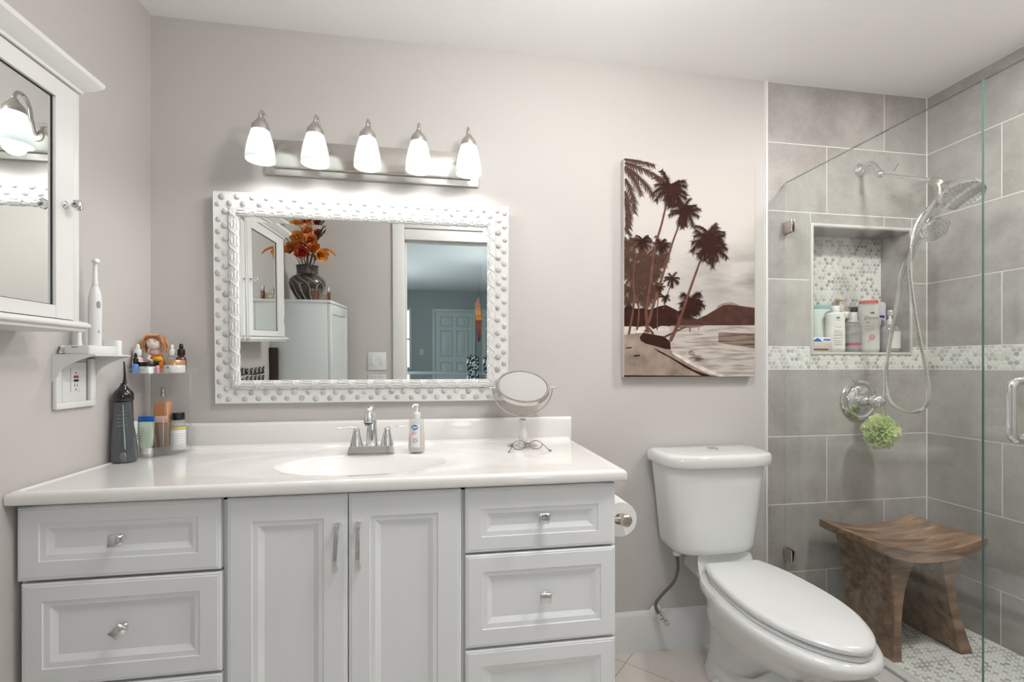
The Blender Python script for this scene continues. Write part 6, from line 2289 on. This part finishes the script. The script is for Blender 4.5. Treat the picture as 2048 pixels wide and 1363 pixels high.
# bedroom things
t = Thing('dresser', 'long grey dresser in the bedroom beyond the doorway', 'dresser', (.15, -6.0, 0))
M['dresser'] = mat('grey_dresser', (.27, .31, .34), .5)
bm = nbm(); add_box(bm, -.95, 1.10, -6.25, -5.72, 0.0, .735, .004); add_box(bm, -.97, 1.11, -6.27, -5.70, .736, .7645, .004); t.part('case', bm, 'dresser')
for k in range(3):
    for r_ in range(2):
        bm = nbm(); x = -.92 + k * .67; add_box(bm, x, x + .64, -5.721, -5.705, .10 + r_ * .31, .39 + r_ * .31, .003); d = t.part('drawer', bm, 'dresser')
        bm = nbm(); add_lathe(bm, [(0, 0), (.01, 0), (.016, .02), (0, .024)], 12, (x + .32, -5.7045, .25 + r_ * .31), rot=Matrix.Rotation(-PI / 2, 4, 'X')); t.part('knob', bm, 'nickel', d)
t = Thing('storage_basket', 'black and white patterned fabric basket on the bedroom dresser', 'basket', (.575, -5.95, .765))
M['weave'] = mat('black_white_weave', (.5, .5, .5), .8)
nt = M['weave'].node_tree; vn = nt.nodes.new('ShaderNodeTexNoise'); vn.inputs['Scale'].default_value = 26; vn.inputs['Detail'].default_value = 1; tcn = nt.nodes.new('ShaderNodeTexCoord')
crn = nt.nodes.new('ShaderNodeValToRGB'); crn.color_ramp.interpolation = 'CONSTANT'; crn.color_ramp.elements[0].color = (.012, .02, .02, 1); crn.color_ramp.elements[1].position = .52; crn.color_ramp.elements[1].color = (.45, .5, .5, 1)
nt.links.new(tcn.outputs['Object'], vn.inputs['Vector']); nt.links.new(vn.outputs['Fac'], crn.inputs[0]); nt.links.new(crn.outputs[0], nt.nodes['Principled BSDF'].inputs['Base Color'])
bm = nbm(); add_loft(bm, [[(x, y, z) for x, y in rounded_rect(.575 - a, .575 + a, -5.87 - b_, -5.87 + b_, .03)] for a, b_, z in ((.088, .10, .7655), (.098, .11, .90), (.104, .115, 1.035), (.100, .11, 1.038))]); t.part('body', bm, 'weave')
for s in (-1, 1):
    bm = nbm(); add_tube(bm, spline([(.575 + s * .03, -5.87 + .118, 1.0), (.575 + s * .045, -5.87 + .128, 1.05), (.575 + s * .02, -5.87 + .125, 1.055)], 4), .006, 8); t.part('handle', bm, 'black')
t = Thing('sunset_banner', 'narrow sunset-coloured art panel hanging in the bedroom, seen nearly edge-on', 'picture', (.80, -7.5, 1.27))
M['sunset'] = mat('sunset_print', (.6, .2, .05), .6)
nt = M['sunset'].node_tree; tcn = nt.nodes.new('ShaderNodeTexCoord'); sxn = nt.nodes.new('ShaderNodeSeparateXYZ'); crn = nt.nodes.new('ShaderNodeValToRGB')
cr = crn.color_ramp
cr.elements[0].position = 0.0; cr.elements[0].color = (.06, .03, .03, 1)
cr.elements[1].position = 1.0; cr.elements[1].color = (.36, .22, .34, 1)
for p_, c_ in ((.30, (.40, .10, .06, 1)), (.42, (.30, .07, .05, 1)), (.45, (.95, .38, .08, 1)), (.52, (.85, .25, .05, 1)), (.56, (1, .45, .12, 1)), (.70, (.75, .28, .18, 1))):
    e = cr.elements.new(p_); e.color = c_
nt.links.new(tcn.outputs['Object'], sxn.inputs[0]); nt.links.new(sxn.outputs['Z'], crn.inputs[0]); nt.links.new(crn.outputs[0], nt.nodes['Principled BSDF'].inputs['Base Color'])
bm = nbm(); add_prism(bm, [(.735, 2.03), (.815, 2.17), (.870, 1.75), (.855, 1.30), (.80, 1.27), (.775, 1.50)], 'XZ', -7.50, -7.47); t.part('panel', bm, 'sunset')
bm = nbm(); add_tube(bm, [(.815, -7.49, 2.165), (.815, -7.49, CEIL)], .002, 6); t.part('hanging_wire', bm, 'black')
t = Thing('light_switch', 'pale switch plate on the bedroom far wall left of the white door', 'light switch', (-.36, BY, 1.015))
bm = nbm(); add_box(bm, -.405, -.315, BY + .0005, BY + .008, .945, 1.090, .002); b = t.part('plate', bm, 'bed_white')
bm = nbm(); add_box(bm, -.372, -.348, BY + .008, BY + .012, .99, 1.045, .001); t.part('rocker', bm, 'bed_white', b)

# ceiling fittings that light the bathroom (above the picture)
t = Thing('ceiling_light', 'round white globe ceiling light above the middle of the bathroom', 'light', (.50, -1.06, CEIL))
bm = nbm(); add_lathe(bm, [(0, -.0005), (.075, -.0005), (.070, -.018), (.02, -.028), (.016, -.085), (0, -.085)], 28, (.50, -1.06, CEIL)); t.part('canopy', bm, 'nickel')
M['globe'] = mat('lit_opal_globe', (.9, .9, .9), .5, emis=(1.0, .98, .96), estr=GLOBE)
bm = nbm(); add_ball(bm, (.50, -1.06, CEIL - .205), .125, seg=32); t.part('globe', bm, 'globe')
t = Thing('shower_downlight', 'small round downlight in the ceiling over the shower', 'light', (1.85, -.95, CEIL))
bm = nbm(); add_lathe(bm, [(.105, -.0005), (.115, -.004), (.112, -.008), (.095, -.006), (.092, -.0005)], 32, (1.85, -.95, CEIL), cap=False); t.part('trim_ring', bm, 'white_plastic')
